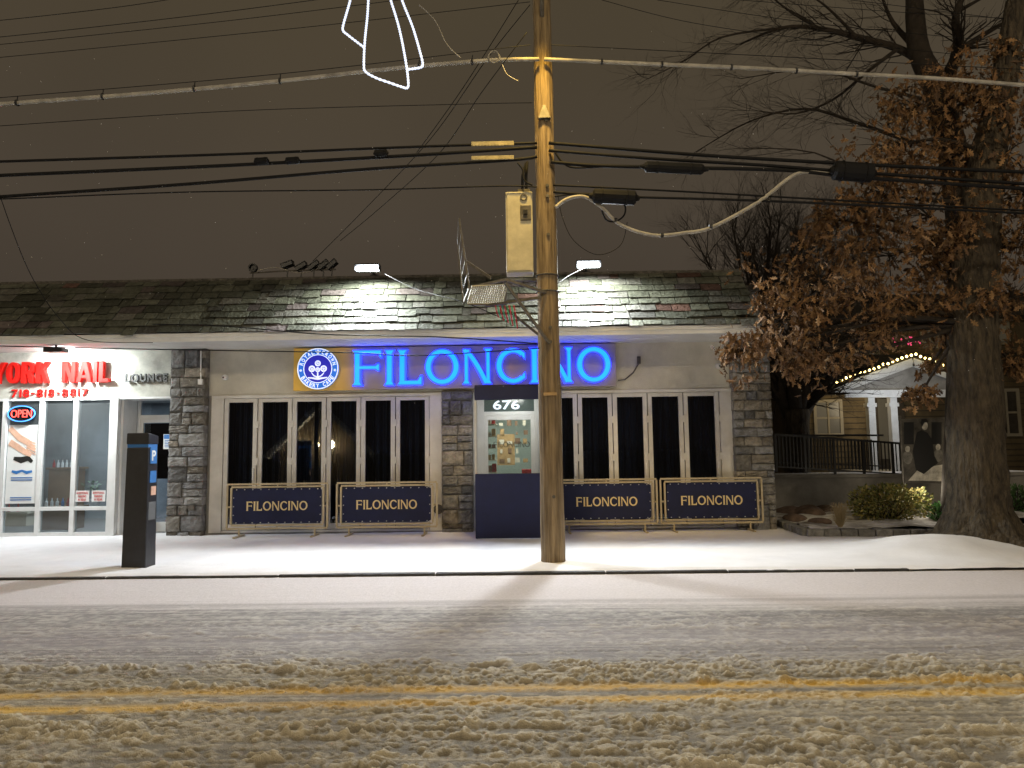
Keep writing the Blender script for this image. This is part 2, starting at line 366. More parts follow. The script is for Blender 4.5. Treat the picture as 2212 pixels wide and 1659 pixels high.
# ---------------------------------------------------------------- ground, road
TB=rng.random((256,256))
def vn(x,y,o=0):
    xi=np.floor(x).astype(int); yi=np.floor(y).astype(int); fx=x-xi; fy=y-yi
    fx=fx*fx*(3-2*fx); fy=fy*fy*(3-2*fy)
    g=lambda a,b: TB[(a+o*17)%256,(b+o*31)%256]
    return (g(xi,yi)*(1-fx)+g(xi+1,yi)*fx)*(1-fy)+(g(xi,yi+1)*(1-fx)+g(xi+1,yi+1)*fx)*fy
def gridmesh(name,xs,ys,Zv,m,cols=None,parent=None):
    nx,ny=len(xs),len(ys); XX,YY=np.meshgrid(xs,ys)
    co=np.stack([XX,YY,Zv],-1).reshape(-1,3).astype('f')
    me=bpy.data.meshes.new(name); me.vertices.add(nx*ny); me.vertices.foreach_set('co',co.ravel())
    i=np.arange(nx*ny).reshape(ny,nx); q=np.stack([i[:-1,:-1],i[:-1,1:],i[1:,1:],i[1:,:-1]],-1).reshape(-1,4)
    nf=len(q); me.loops.add(nf*4); me.loops.foreach_set('vertex_index',q.ravel().astype('i')); me.polygons.add(nf)
    me.polygons.foreach_set('loop_start',np.arange(0,nf*4,4).astype('i')); me.polygons.foreach_set('use_smooth',np.ones(nf,bool)); me.update(calc_edges=True)
    if cols is not None:
        ca=me.color_attributes.new('Col','FLOAT_COLOR','POINT'); c4=np.concatenate([cols.reshape(-1,3),np.ones((nx*ny,1))],1).astype('f'); ca.data.foreach_set('color',c4.ravel())
    me.materials.append(M[m]); ob=bpy.data.objects.new(name,me); C.objects.link(ob); return ob
b=MB(); b.quad([(-400,-400,-.05),(400,-400,-.05),(400,400,-.05),(-400,400,-.05)]); tag(b.build('ground','gardensnow'),kind='structure')
def roadpatch(xs,ys):
    XX,YY=np.meshgrid(xs,ys)
    yw=YY+.16*(vn(XX*.35,YY*.6,3)-.5)
    A=np.interp(yw,[2.5,3.6,3.95,4.15,4.3,4.45,4.75,4.95,5.1,5.5,5.75,6.0,6.3,6.6,6.8,7.1,7.5,9],[.034,.032,.020,.018,.030,.020,.018,.012,.030,.026,.016,.008,.007,.015,.012,.005,.003,.002])
    lump=vn(XX*22,YY*29,1)*.42+vn(XX*50,YY*60,2)*.34+vn(XX*9,YY*13,4)*.24
    cov=np.clip((vn(XX*.6,YY*8,5)*.55+vn(XX*1.8,YY*18,6)*.45-.28)*2.2,0,1)
    ln=np.clip((lump-.38)*3.0,0,1)
    streak=vn(XX*.30,YY*26,7)*.5+vn(XX*1.3,YY*66,8)*.5
    clump=np.clip((vn(XX*5,YY*10,9)-.66)*4.5,0,1)*np.clip(A/.02,0,1)*np.clip(lump*2-.45,0,1)
    hh=A*(.30+.9*cov)*ln*1.15+A*1.1*clump+.009*streak*np.clip(A/.01,.35,1)+.02
    hh=hh+.055*np.clip((YY-8.1)/.9,0,1)**1.3
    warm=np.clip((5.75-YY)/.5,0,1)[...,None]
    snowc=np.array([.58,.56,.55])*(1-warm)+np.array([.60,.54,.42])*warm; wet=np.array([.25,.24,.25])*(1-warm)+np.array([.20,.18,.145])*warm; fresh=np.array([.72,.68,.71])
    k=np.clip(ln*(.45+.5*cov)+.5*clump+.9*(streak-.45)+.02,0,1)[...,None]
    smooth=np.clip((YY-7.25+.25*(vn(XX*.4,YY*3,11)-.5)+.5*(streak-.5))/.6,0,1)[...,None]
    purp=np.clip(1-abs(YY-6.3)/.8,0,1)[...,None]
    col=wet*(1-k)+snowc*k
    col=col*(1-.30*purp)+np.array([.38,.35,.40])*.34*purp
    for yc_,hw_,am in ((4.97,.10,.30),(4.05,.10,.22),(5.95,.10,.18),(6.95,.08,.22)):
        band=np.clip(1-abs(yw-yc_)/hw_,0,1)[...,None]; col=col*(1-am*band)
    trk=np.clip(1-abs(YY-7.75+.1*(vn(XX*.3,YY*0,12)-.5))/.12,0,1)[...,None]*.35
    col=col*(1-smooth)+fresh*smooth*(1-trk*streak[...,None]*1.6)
    for (p,q,hw,o_) in (((0,1513),(2212,1479),.035,21),((0,1546),(2212,1503),.04,23)):
        g0=G(*p);g1=G(*q); yl=g0.y+(XX-g0.x)*(g1.y-g0.y)/(g1.x-g0.x)+.02*(vn(XX*3,YY*3,o_)-.5)
        cf=np.clip(.50+1.0*vn(XX*1.1,YY*9,o_),0,1)
        yf=np.clip((hw+.06-abs(YY-yl))/.08,0,1)*np.clip(1.1-ln*.5-.2*cov,0.2,1)*cf; yf=yf[...,None]*.92
        col=col*(1-yf)+np.array([.74,.47,.09])*yf
    return hh,col
xs=np.arange(-5.6,5.6,.0105); ys=np.arange(2.7,6.05,.0098); ys=np.append(ys,6.05); hh,col=roadpatch(xs,ys)
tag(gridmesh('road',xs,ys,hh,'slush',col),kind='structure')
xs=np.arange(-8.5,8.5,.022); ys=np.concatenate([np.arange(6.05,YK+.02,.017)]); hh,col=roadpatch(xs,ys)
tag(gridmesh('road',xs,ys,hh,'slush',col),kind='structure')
b=MB(); b.box(-150,150,-3.5,YK,-.04,.012,(.34,.33,.32)); tag(b.build('road_bed','slush'),kind='structure')
xk=G(1975,1228,.13).x
b=MB()
x=-30.
while x<xk:
    L_=random.uniform(1.4,2.4); b.box(x,min(x+L_-.01,xk),YK-.01+random.uniform(0,.01),YK+.14,-.02,.105+random.uniform(0,.008),(1,1,1)); x+=L_
tag(b.build('kerb','kerb',bevel=.012),kind='structure')
b=MB(); b.box(-150,150,YK+.14,YF+.1,-.03,.09); tag(b.build('pavement','concrete'),kind='structure')
xs=np.arange(-10,13.5,.045); ys=np.arange(YK+.01,YF+.3,.04); XX,YY=np.meshgrid(xs,ys)
edge=np.clip((YY-YK-.01-.05*vn(XX*1.3,YY*0,2))/.08,0,1)
hs=.100+.033*edge**.5+.014*(vn(XX*1.2,YY*1.2,3)-.5)+.008*(vn(XX*5,YY*6,4)-.5)
for i in range(60):
    fx=random.uniform(-7,5); fy=10.4+random.uniform(-1,1); rr=((XX-fx)/.15)**2+((YY-fy)/.06)**2; hs-=.014*np.exp(-rr)
for lx in np.arange(-9,12,1.52): hs-=.005*np.exp(-((XX-lx)/.03)**2)
mx,my=G(2100,1215,.13).x,G(2100,1200,.13).y
hs+=.20*np.exp(-(((XX-mx-.1)/1.1)**2+((YY-my-.5)/.75)**2))*(.6+.6*vn(XX*2,YY*2,8))
tag(gridmesh('snowy_pavement',xs,ys,hs,'snow'),kind='structure')
b=MB(); b.quad([(-120,YK+.1,.10),(-9.9,YK+.1,.125),(-9.9,YF+.2,.125),(-120,YF+.2,.10)]); b.quad([(13.3,YK+.1,.125),(120,YK+.1,.10),(120,YF+.2,.10),(13.3,YF+.2,.125)])
tag(b.build('far_pavement_snow','snow'),kind='structure')
xr=X(1668)
xs=np.arange(xr+.02,32,.12); ys=np.arange(YF+.28,34,.12); XX,YY=np.meshgrid(xs,ys)
hs=.125+.12*np.clip((YY-YF)/.5,0,1)+.06*vn(XX*1.2,YY*1.2,1)+.04*vn(XX*4,YY*4,2)
tag(gridmesh('garden_ground',xs,ys,hs,'gardensnow'),kind='structure')
# ---------------------------------------------------------------- main building
XL=-16.; p1a,p1b=X(372,1000),X(448,1000); p2a,p2b=X(955,1000),X(1022,1000); p3a,p3b=X(1583,1000),X(1666,1000)
bd=empty('storefront_building',(0,YF,0),'single storey stone and stucco shop building with mansard roof of mottled slate tiles','building')
b=MB(); b.box(p1b,p3a,YF,YF+.2,ZH,ZSOF+.05); b.build('wall','wall',bd)
b=MB(); b.box(XL,p1a,YF,YF+.2,ZH,ZSOF+.05); o=b.build('wall','wallgrey',bd); o['label']='stained grey stucco band above the nail salon'
b=MB(); b.box(XL,p3b,YF+8.8,YF+9,0,4.6); b.box(p3b-.22,p3b-.02,YF+.25,YF+8.8,0,4.6); b.box(XL,XL+.2,YF+.2,YF+8.8,0,4.6)
b.box(X(1166),X(1172),YF,YF+.15,.1,ZH); b.box(p1b,X(455),YF,YF+.15,.1,ZH)
b.build('wall','concrete',bd)
b=MB(); b.box(p1b,p2a,YF-.02,YF+.2,.05,.2); b.box(X(1166),p3a,YF-.02,YF+.2,.05,.2); b.build('plinth','concrete',bd)
def stones(x0,x1,z0,z1,y0,y1,parent,name='stone_pillar'):
    b=MB(); b.box(x0+.012,x1-.012,y0+.03,y1,z0,z1,(.19,.185,.17))
    rects=[]
    z=z0
    while z<z1-.02:
        h=min(random.uniform(.12,.30),z1-z)
        if z1-z-h<.09: h=z1-z
        x=x0
        while x<x1-.02:
            w_=random.uniform(.14,.42)
            if x1-x-w_<.12: w_=x1-x
            w_=min(w_,x1-x)
            if h>.2 and random.random()<.45:
                m=z+h*random.uniform(.4,.6); rects+=[(x,x+w_,z,m),(x,x+w_,m,z+h)]
            else: rects.append((x,x+w_,z,z+h))
            x+=w_
        z+=h
    for (a,c,d,e_) in rects:
        g=.007; j=random.uniform(0,.03); q=random.uniform(.17,.38); tint=random.choice([(1,1,1),(1.05,1,.92),(.97,.98,1.02),(1.1,1,.85)])
        col=(q*tint[0],q*tint[1],q*tint[2]); n=6; base=len(b.v); xa=[a+g+(c-a-2*g)*i/n for i in range(n+1)]; za=[d+g+(e_-d-2*g)*i/n for i in range(n+1)]
        for iz in range(n+1):
            for ix in range(n+1):
                ed=(ix in(0,n))or(iz in(0,n)); yy=y0-j+(.022 if ed else 0)+random.uniform(-.010,.010)
                b.v.append((xa[ix]+random.uniform(-.005,.005),yy,za[iz]+random.uniform(-.006,.006)))
        for iz in range(n):
            for ix in range(n):
                k_=base+iz*(n+1)+ix; b.face([k_,k_+1,k_+n+2,k_+n+1],col)
        for (i0,i1) in ((0,n*(n+1)),(n,n*(n+1)+n),(0,n),(n*(n+1),n*(n+1)+n)):
            A_=V(b.v[base+i0]);B_=V(b.v[base+i1]); b.quad([A_,B_,(B_.x,y1-.02,B_.z),(A_.x,y1-.02,A_.z)],col)
    return b.build(name,'stone',parent)
stones(p1a,p1b,.08,ZSOF,YF-.18,YF+.3,bd); stones(p2a,p2b,.08,ZH+.02,YF-.08,YF+.3,bd); stones(p3a,p3b,.08,ZSOF,YF-.18,YF+.6,bd)
XR=P(1640,700,YO).x
b=MB()
for i in range(int((YF-YO)/.1)): b.box(XL,XR,YO+.04+i*.1,YO+.132+i*.1,ZSOF+.004*(i%2),ZSOF+.03)
b.box(XL,XR,YO+.03,YF+.1,ZSOF+.025,ZSOF+.05); b.build('soffit','soffit',bd)
b=MB(); b.box(XL,XR,YO,YO+.03,ZSOF-.01,3.735); b.box(XL,XR,YO-.03,YO,3.66,3.735); b.build('fascia','white',bd,bevel=.004)
A0=V((0,YO-.06,3.72)); B0=V((0,13.1,4.90)); sl=(B0-A0).length; u=(B0-A0)/sl; nn=V((0,-u.z,u.y))
rf=MB(); rf.hexa([(XL,YO-.02,3.737),(XR,YO-.02,3.737),(XR,13.3,3.737),(XL,13.3,3.737),(XL,13.09,4.86),(XR,13.09,4.86),(XR,13.3,4.86),(XL,13.3,4.86)],(.06,.06,.055))
rows=8; e_=sl/rows
for r in range(rows):
    x=XL-random.uniform(0,.3)
    while x<XR:
        w_=random.choice((.16,.22,.24,.28,.33,.38,.45)); x1=min(x+w_,XR+random.uniform(-.03,.02)); s0=r*e_+random.uniform(-.018,.018)-(.05 if random.random()<.07 else 0); s1=min(s0+e_*1.35,sl)
        q=random.uniform(.075,.20); t=random.random()
        tint=(.96,1.0,.80) if t<.68 else ((1,.98,.88) if t<.87 else ((1.02,.86,.86) if t<.975 else (1.25,.72,.60)))
        col=tuple(q*v for v in tint); g=random.uniform(.003,.010)
        l0=A0+u*s0+nn*(.028+random.uniform(0,.020)); l1=A0+u*s1+nn*.006; th=nn*.014
        P_=lambda xx,pp: (xx,pp.y,pp.z)
        jz=u*random.uniform(-.016,.016)
        if x1-x>.04:
            rf.hexa([P_(x+g,l0-th),P_(x1-g,l0-th+jz),P_(x1-g,l1-th),P_(x+g,l1-th),P_(x+g,l0),P_(x1-g,l0+jz),P_(x1-g,l1),P_(x+g,l1)],col)
        x=x1 if x1<XR-.05 else XR+1
roof=rf.build('roof','slate',bd)
b=MB(); b.box(XL,XR+.02,13.06,13.4,4.865,4.93); b.box(XL,p3b,13.4,YF+9,4.60,4.70); b.build('ridge_cap','gravel',roof,bevel=.02)
def folding(xe,jl,jr,zb,zt):
    ww=(X(jl),X(jr))
    b=MB(); b.box(ww[0],ww[1],YF-.03,YF+.12,zt-.06,zt+.0); b.box(ww[0],X(xe[0])-.004,YF-.03,YF+.12,zb,zt-.06); b.box(X(xe[-1])+.004,ww[1],YF-.03,YF+.12,zb,zt-.06); b.box(X(xe[0]),X(xe[-1]),YF-.03,YF+.12,zb,zb+.04)
    b.build('window_surround','alu',bd,bevel=.006)
    for i in range(len(xe)-1):
        a,c=X(xe[i])+.008,X(xe[i+1])-.008; y0=YF-.015+(.012 if i%2 else 0)
        f=MB(); s_=.078; z0,z1=zb+.045,zt-.065
        f.box(a,a+s_,y0,y0+.06,z0,z1); f.box(c-s_,c,y0,y0+.06,z0,z1); f.box(a+s_,c-s_,y0,y0+.06,z1-.07,z1); f.box(a+s_,c-s_,y0,y0+.06,z0,z0+.11)
        fo=f.build('window','alu',bd,bevel=.006)
        g=MB(); g.box(a+s_,c-s_,y0+.03,y0+.036,z0+.11,z1-.07); g.build('pane','glass',fo)
        for zz in (.7,1.4,2.1):
            h=MB(); h.box(c-.02,c+.035,y0-.02,y0+.0,zz,zz+.13); h.build('hinge','alu',fo,bevel=.004)
        if i%2==0:
            h=MB(); h.box(c-.065,c-.035,y0-.035,y0-.0,1.12,1.36); h.build('handle','white',fo,bevel=.005)
folding([482,555,630,704,779,854,928],455,955,.16,ZH)
folding([1172,1250,1326,1402,1480,1558],1166,1585,.16,ZH)
def curtain(x0,x1):
    o=empty('curtain_row',((x0+x1)/2,YF+.3,0),'row of dark navy pleated curtains behind the folding windows '+('left' if x0<-2 else 'right')+' of the entrance','curtain')
    n=int((x1-x0)/.02); b=MB()
    for i in range(n):
        xa=x0+i*.02; f=lambda xx:YF+.30+.035*math.sin(xx*38+2*math.sin(xx*3))+.02*math.sin(xx*91)
        b.quad([(xa,f(xa),.15),(xa+.02,f(xa+.02),.15),(xa+.02,f(xa+.02),ZH+.1),(xa,f(xa),ZH+.1)])
    b.build('curtain_cloth','curtain',o,smooth=True)
curtain(p1b+.05,p2a+.02); curtain(X(1172),p3a)
b=MB(); b.box(p1b,p1b+.05,YF+.2,YF+5,.05,ZSOF); b.box(p2a+.1,p2a+.15,YF+.3,YF+5,.05,ZSOF); b.box(X(1240),X(1240)+.05,YF+.4,YF+5,.05,ZSOF)
b.box(XL,p3b-.22,YF+.2,YF+8.8,ZSOF-.4,ZSOF-.3); b.build('interior_partition','dark',bd)
b=MB(); b.box(p2a+.16,X(1239),YF+4.2,YF+4.3,.1,3.2); b.box(p2a+.152,p2a+.17,YF+.35,YF+4.2,.1,3.2); b.build('cafe_room_wall','teal',bd)
b=MB(); b.box(p2a+.16,X(1239),YF+.2,YF+4.3,.06,.12); b.build('cafe_floor','tilefloor',bd)
b=MB(); b.box(p2a+.16,X(1239),YF+.2,YF+4.3,3.1,3.15); b.build('cafe_ceiling','cream',bd)
b=MB(); b.box(XL,p1a,YF+3.6,YF+3.7,.1,ZSOF-.45); b.box(p1a-.03,p1a+.03,YF+.32,YF+3.6,.1,ZSOF-.45); b.build('salon_room_wall','greywall',bd)
b=MB(); b.box(XL,p1a,YF+.0,YF+3.6,.04,.12); b.build('salon_floor','tilefloor',bd)
b=MB(); b.box(XL,p1a,YF+.2,YF+3.6,2.85,2.9); b.build('salon_ceiling','greywall',bd)
def sX(px): return X(px,1000)
zt=ZH; zm=Z(130,1097)
b=MB()
for px,wd in ((-160,.09),(-70,.09),(6,.09),(86,.09),(160,.09),(243,.16)):
    b.box(sX(px)-wd/2,sX(px)+wd/2,YF-.02,YF+.08,.12,zt)
b.box(XL,sX(236),YF-.018,YF+.078,zt-.05,zt-.002); b.box(XL,sX(236),YF-.015,YF+.075,zm-.05,zm+.02); b.box(XL,sX(236),YF-.015,YF+.075,.12,.2)
b.box(sX(243)+.081,sX(243)+.13,YF+.08,YF+.62,.12,zt); b.box(sX(243)+.06,p1a,YF+.0,YF+.5,zt-.04,zt+.0)
sf=b.build('shopfront_frame','aluw',bd,bevel=.006)
b=MB(); b.box(XL,sX(236),YF+.03,YF+.036,zm+.02,zt-.05); b.box(XL,sX(236),YF+.03,YF+.036,.2,zm-.05); b.build('pane','salonglass',sf)
yd=YF+.55; xa,xb=sX(243)+.14,p1a
b=MB(); b.box(xa,xa+.06,yd,yd+.06,.12,zt-.04); b.box(xb-.05,xb,yd,yd+.06,.12,zt-.04); zt2=2.33; b.box(xa+.06,xb-.05,yd,yd+.06,zt2,zt2+.07)
b.box(xa+.06,xb-.05,yd+.005,yd+.055,.13,.32); b.box(xa+.06,xa+.12,yd+.005,yd+.055,.32,zt2); b.box(xb-.11,xb-.05,yd+.005,yd+.055,.32,zt2); b.box(xa+.12,xb-.11,yd+.005,yd+.055,zt2-.08,zt2)
dr=b.build('door','aluw',bd,bevel=.004)
b=MB(); b.box(xa+.06,xb-.06,yd+.03,yd+.036,.3,zt-.08); b.build('pane','glass',dr)
b=MB(); b.box(xa+.1,xb-.1,yd+.10,yd+.104,1.15,zt2-.09); b.build('dark_film','dark',dr)
b=MB(); b.bar((xa+.12,yd-.03,1.15),(xa+.42,yd-.03,1.15),.03,.03); b.tube([(xa+.17,yd-.04,1.0),(xa+.17,yd-.04,1.3)],.012); b.build('handle','aluw',dr)
# café door
yd=YF+.05; xa,xb=X(1044),X(1158)
b=MB(); b.box(X(1022),xa+.02,yd,yd+.08,.12,ZH); b.box(xb-.02,X(1166),yd,yd+.08,.12,ZH); b.box(xa+.02,xb-.02,yd,yd+.08,ZH-.05,ZH); zt2=Z(1100,893); b.box(xa+.02,xb-.02,yd+.002,yd+.078,zt2-.03,zt2+.04)
b.box(xa+.02,xa+.09,yd+.01,yd+.06,.13,zt2-.03); b.box(xb-.09,xb-.02,yd+.01,yd+.06,.13,zt2-.03); b.box(xa+.09,xb-.09,yd+.01,yd+.06,zt2-.12,zt2-.03); b.box(xa+.09,xb-.09,yd+.01,yd+.06,.13,.4)
dr=b.build('door','white',bd,bevel=.004)
b=MB(); b.box(xa+.02,xb-.02,yd+.03,yd+.036,.13,zt2-.03); b.build('pane','vinyl',dr)
b=MB(); b.box(xa+.02,xb-.02,yd+.028,yd+.034,zt2+.04,ZH-.05); b.build('transom','transom',dr)
fr=Fr((0,yd+.02,0)); txt('door_number','676',fr,X(1066),X(1124),Z(1100,884),Z(1100,864),0,.006,'logo_white',dr,.02)
b=MB(); s_='FILONCINO'; gap=.1; tot=sum(PROP[c] for c in s_)+gap*8; a=X(1066);kk=(X(1145)-a)/tot
for c in s_: glyph(b,c,fr,a,a+PROP[c]*kk,Z(1105,966),Z(1105,954),0,.003,.014,.002); a+=(PROP[c]+gap)*kk
b.build('door_lettering','black',dr)
sh=empty('display_shelf',(X(1062,1000,YF+2),YF+2,0.12),'white display shelf stacked with red and gold gift boxes inside the cafe','shelf')
b=MB(); x0,x1=X(1052,1000,YF+1.6),X(1073,1000,YF+1.6)
for i in range(9): b.box(x0-.3,x1,YF+1.5,YF+2,.15+i*.25,.17+i*.25)
b.build('shelf_board','cream',sh)
for i in range(9):
    for j in range(5):
        b=MB(); xx=x1-.10-j*.10; b.box(xx,xx+random.uniform(.06,.09),YF+1.55,YF+1.75,.172+i*.25,.172+i*.25+random.uniform(.07,.19)); b.build('gift_box',random.choice(['redgoods','redgoods','kraft','cream','woodfurn']),sh,bevel=.006)
mb_=empty('menu_board',(X(1092,970,YF+3),YF+3,1.3),'brown wall menu board with small printed sheets inside the cafe','menu board')
b=MB(); x0,x1=X(1074,970,YF+3),X(1112,970,YF+3); z0,z1=Z(1090,1005,YF+3),Z(1090,938,YF+3); b.box(x0,x1,YF+3,YF+3.03,z0,z1); b.build('board','kraft',mb_)
for i in range(4):
    for j in range(5):
        if (i*j)%4!=3: b=MB(); w_=random.uniform(.06,.12); b.box(x0+.05+i*.18+.02*(j%2),x0+.05+w_+i*.18,YF+2.985,YF+2.995,z0+.06+j*.21,z0+.06+j*.21+random.uniform(.06,.14)); b.build('sheet',random.choice(['cream','woodfurn','woodfurn','cream','kraft']),mb_)
tb=empty('counter_table',(X(1128,1000,YF+2.2),YF+2.2,.12),'small dark cafe counter with white front inside the door','counter')
b=MB(); x0,x1=X(1112,1000,YF+2.2),X(1150,1000,YF+2.2); b.box(x0,x1,YF+2,YF+2.6,1.05,1.1); b.build('top','woodfurn',tb); b=MB(); b.box(x0+.05,x1-.02,YF+2.1,YF+2.5,.12,1.05); b.build('base','cream',tb)
b=MB(); b.box(x0+.15,x0+.4,YF+2.1,YF+2.3,1.101,1.2); b.build('tray','redgoods',tb,bevel=.01)
light('AREA',(X(1100),YF+2,3.0),62,(1,.96,.84),1.0,(X(1100),YF+2,0),name='cafe_ceiling_light')
# vestibule
yv=12.1; xa,xb=X(1026,1000,yv),X(1216,1000,yv); zt=Z(1095,833,yv)
vs_=empty('entrance_vestibule',((xa+xb)/2,yv,ZS),'navy canvas entrance vestibule with clear middle window around the cafe door','vestibule')
b=MB(); b.box(xa,xb,yv,yv+.05,Z(1095,1023,yv),.15); b.build('lower_panel','navy',vs_,bevel=.01)
b=MB(); b.box(xa,xb,yv,yv+.05,Z(1095,863,yv),zt); b.build('upper_panel','navy',vs_,bevel=.01)
b=MB(); b.box(xa+.03,xb-.03,yv+.02,yv+.024,Z(1095,1023,yv),Z(1095,863,yv)); b.build('clear_window','vinyl',vs_)
b=MB()
for xx in (xa,xb-.035):
    b.box(xx,xx+.035,yv+.052,yv+.09,.13,zt); b.box(xx+.002,xx+.033,yv+.09,YF-.02,zt-.04,zt-.005)
    b.box(xx-.0,xx+.018,yv+.003,yv+.05,Z(1095,1023,yv)+.002,Z(1095,863,yv)-.002)
b.build('frame','alu',vs_)
for xx in (xa+.01,xb-.02):
    b=MB(); b.box(xx,xx+.01,yv+.1,YF-.1,.15,1.1); b.build('side_panel','navy',vs_)
b=MB(); b.box(xa,xb,yv+.05,YF-.03,zt-.003,zt+.02); b.build('top_cover','navy',vs_)
vl=empty('vestibule_lamp',(X(1112,868,YF-.5),YF-.5,zt-.03),'small round white lamp under the vestibule cover','lamp')
b=MB(); c_=V((X(1112,868,YF-.5),YF-.5,zt-.03)); b.tube([c_,c_-V((0,0,.03)),c_-V((0,0,.05))],[.06,.06,.03],14); b.build('shade','lamp',vl)
light('AREA',(c_.x,c_.y,c_.z-.08),6,(1,.97,.9),.3,(c_.x,YF+.1,1.0),name='vestibule_light')
# ---------------------------------------------------------------- café sign
ys_=YF-.16
sg=empty('shop_sign',(X(980,790,ys_),ys_,Z(980,790,ys_)),'gold backed shop sign with glowing blue capital letters and round blue emblem above the entrance','sign')
x0,x1=X(634,795,ys_),X(1331,790,ys_); zc=Z(980,793,ys_); z0,z1=zc-.40,zc+.40
b=MB(); b.box(x0,x1,ys_,ys_+.12,z0,z1); b.build('backboard','board',sg,bevel=.006)
fr=Fr((0,ys_,0))
LX=[('F',761,825),('I',829,853),('L',858,912),('O',918,992),('N',997,1063),('C',1071,1139),('I',1143,1166),('N',1171,1238),('O',1245,1320)]
for c,a,d in LX:
    a_,d_=X(a,785,ys_-.1),X(d,785,ys_-.1); h=.335
    b=MB(); glyph(b,c,fr,a_,d_,zc-h,zc+h,.03,.10,.118,.042); o=b.build('letter','blue_side',sg)
    b=MB(); k_=.018; glyph(b,c,fr,a_+k_,d_-k_,zc-h+k_,zc+h-k_,.101,.108,.082,.032); b.build('letter_face','blue_face',o)
lx,lz=X(689,793,ys_),zc; r0=.385
lg=MB(); lg.prism(fr,[(lx+r0*math.cos(R(i*7.5)),lz+r0*math.sin(R(i*7.5))) for i in range(48)],.03,.07); lgo=lg.build('emblem','logo_blue',sg)
b=MB(); b.ring(fr,lx,lz,r0,r0,r0-.018,r0-.018,.071,.076); b.ring(fr,lx,lz,r0*.70,r0*.70,r0*.665,r0*.665,.071,.076); b.build('emblem_ring','logo_white',lgo)
b=MB(); b.prism(fr,[(lx+r0*.66*math.cos(R(i*10)),lz+r0*.66*math.sin(R(i*10))) for i in range(36)],.070,.073); b.build('emblem_disc','logo_dark',lgo)
b=MB()
def arc(s,a0,a1,rad,top):
    n=len(s)
    for i,ch in enumerate(s):
        if ch==' ': continue
        a=R(a0+(a1-a0)*i/(n-1)); c_=V((lx+rad*math.cos(a),lz+rad*math.sin(a)))
        up=V((math.cos(a),math.sin(a)))*(1 if top else -1); rt=V((up.y,-up.x))
        f2=Fr((c_.x,ys_,c_.y),(rt.x,0,rt.y),(up.x,0,up.y)); hw=.026 if ch!='I' else .008
        addtext(b,ch,f2,-hw,hw,-.036,.036,.071,.077,.02)
arc('ROYAL',163,108,r0*.825,True); arc('CROWN',72,17,r0*.825,True); arc('BAKERY CAFE',212,328,r0*.825,False)
b.build('emblem_lettering','logo_white',lgo)
b=MB()
def disc(cx,cz,r,c0=.074,c1=.079): b.prism(fr,[(lx+cx+r*math.cos(R(i*22.5)),lz+cz+r*math.sin(R(i*22.5))) for i in range(16)],c0,c1)
for cx,cz,r in ((0,.10,.055),(-.11,.0,.06),(.11,.0,.06),(0,-.02,.045)): b.ring(fr,lx+cx,lz+cz,r,r,r*.55,r*.55,.074,.079); disc(cx,cz,r*.35)
b.prism(fr,[(lx-.012,lz-.16),(lx+.012,lz-.16),(lx+.012,lz-.07),(lx-.012,lz-.07)],.0745,.0785)
b.strip(fr,[(lx-.12,lz-.07,.006),(lx-.07,lz-.13,.01),(lx,lz-.16,.012),(lx+.07,lz-.13,.01),(lx+.12,lz-.07,.006)],.073,.078)
b.strip(fr,[(lx-.18,lz-.165,.01),(lx,lz-.19,.02),(lx+.18,lz-.165,.01)],.0735,.0785)
cz=r0*.82
b.prism(fr,[(lx,lz+cz-.045),(lx+.018,lz+cz),(lx,lz+cz+.05),(lx-.018,lz+cz)],.071,.077)
for sgn in (-1,1): b.strip(fr,[(lx+sgn*.006,lz+cz-.03,.006),(lx+sgn*.03,lz+cz-.005,.008),(lx+sgn*.042,lz+cz+.02,.007),(lx+sgn*.03,lz+cz+.012,.004)],.0715,.0765)
for sgn in (-1,1):
    for q in (0,60,120):
        a=R(q); cxx=lx+sgn*r0*.83; b.strip(fr,[(cxx-.025*math.cos(a),lz-.03-.025*math.sin(a),.004),(cxx+.025*math.cos(a),lz-.03+.025*math.sin(a),.004)],.071+q*.00001,.077+q*.00001)
b.build('emblem_motif','logo_white',lgo)
# ---------------------------------------------------------------- salon sign
ns=empty('salon_sign',(X(120,805),YF-.1,Z(120,805)),'red channel letter salon sign with phone number beneath on grey stucco','sign')
fr=Fr((0,YF-.02,0)); z0,z1=Z(120,828),Z(120,783)
for ch,a,c in (('Y',-10,22),('O',24,53),('R',57,84),('K',88,115),('N',143,172),('A',175,207),('I',211,219),('L',223,244)):
    block_letter(ch,fr,X(a,800),X(c,800),z0,z1,.03,.12,'red_letter',ns,.075)
letters('718-818-8817',fr,X(28,850),X(192,850),Z(110,858),Z(110,841),.0,.03,'red_letter',ns,.0,.17)
ls=empty('lounge_lettering',(X(320,818),YF-.1,Z(320,818)),'grey raised letters reading LOUNGE on stained stucco','sign')
letters('LOUNGE',fr,X(275,817),X(366,817),Z(320,826),Z(320,808),.02,.06,'grey_letter',ls,.03)
fl=empty('soffit_light',(X(130,770,YF-.5),YF-.5,ZSOF),'bright white floodlight on the soffit above the red salon letters','light')
lx_=X(128,768,YF-.75)
b=MB(); b.box(lx_-.17,lx_+.17,YF-.95,YF-.75,ZSOF-.13,ZSOF-.05); b.build('housing','black',fl,bevel=.01)
b=MB(); b.box(lx_-.15,lx_+.15,YF-.745,YF-.735,ZSOF-.12,ZSOF-.06); b.build('lens','lamp',fl)
b=MB(); b.tube([(lx_,YF-.85,ZSOF-.05),(lx_,YF-.85,ZSOF+.01)],.02); b.build('bracket','black',fl)
light('AREA',(lx_,YF-.70,ZSOF-.10),115,(.93,1,.97),.30,(lx_-.1,YF,ZSOF-.75),name='salon_flood')
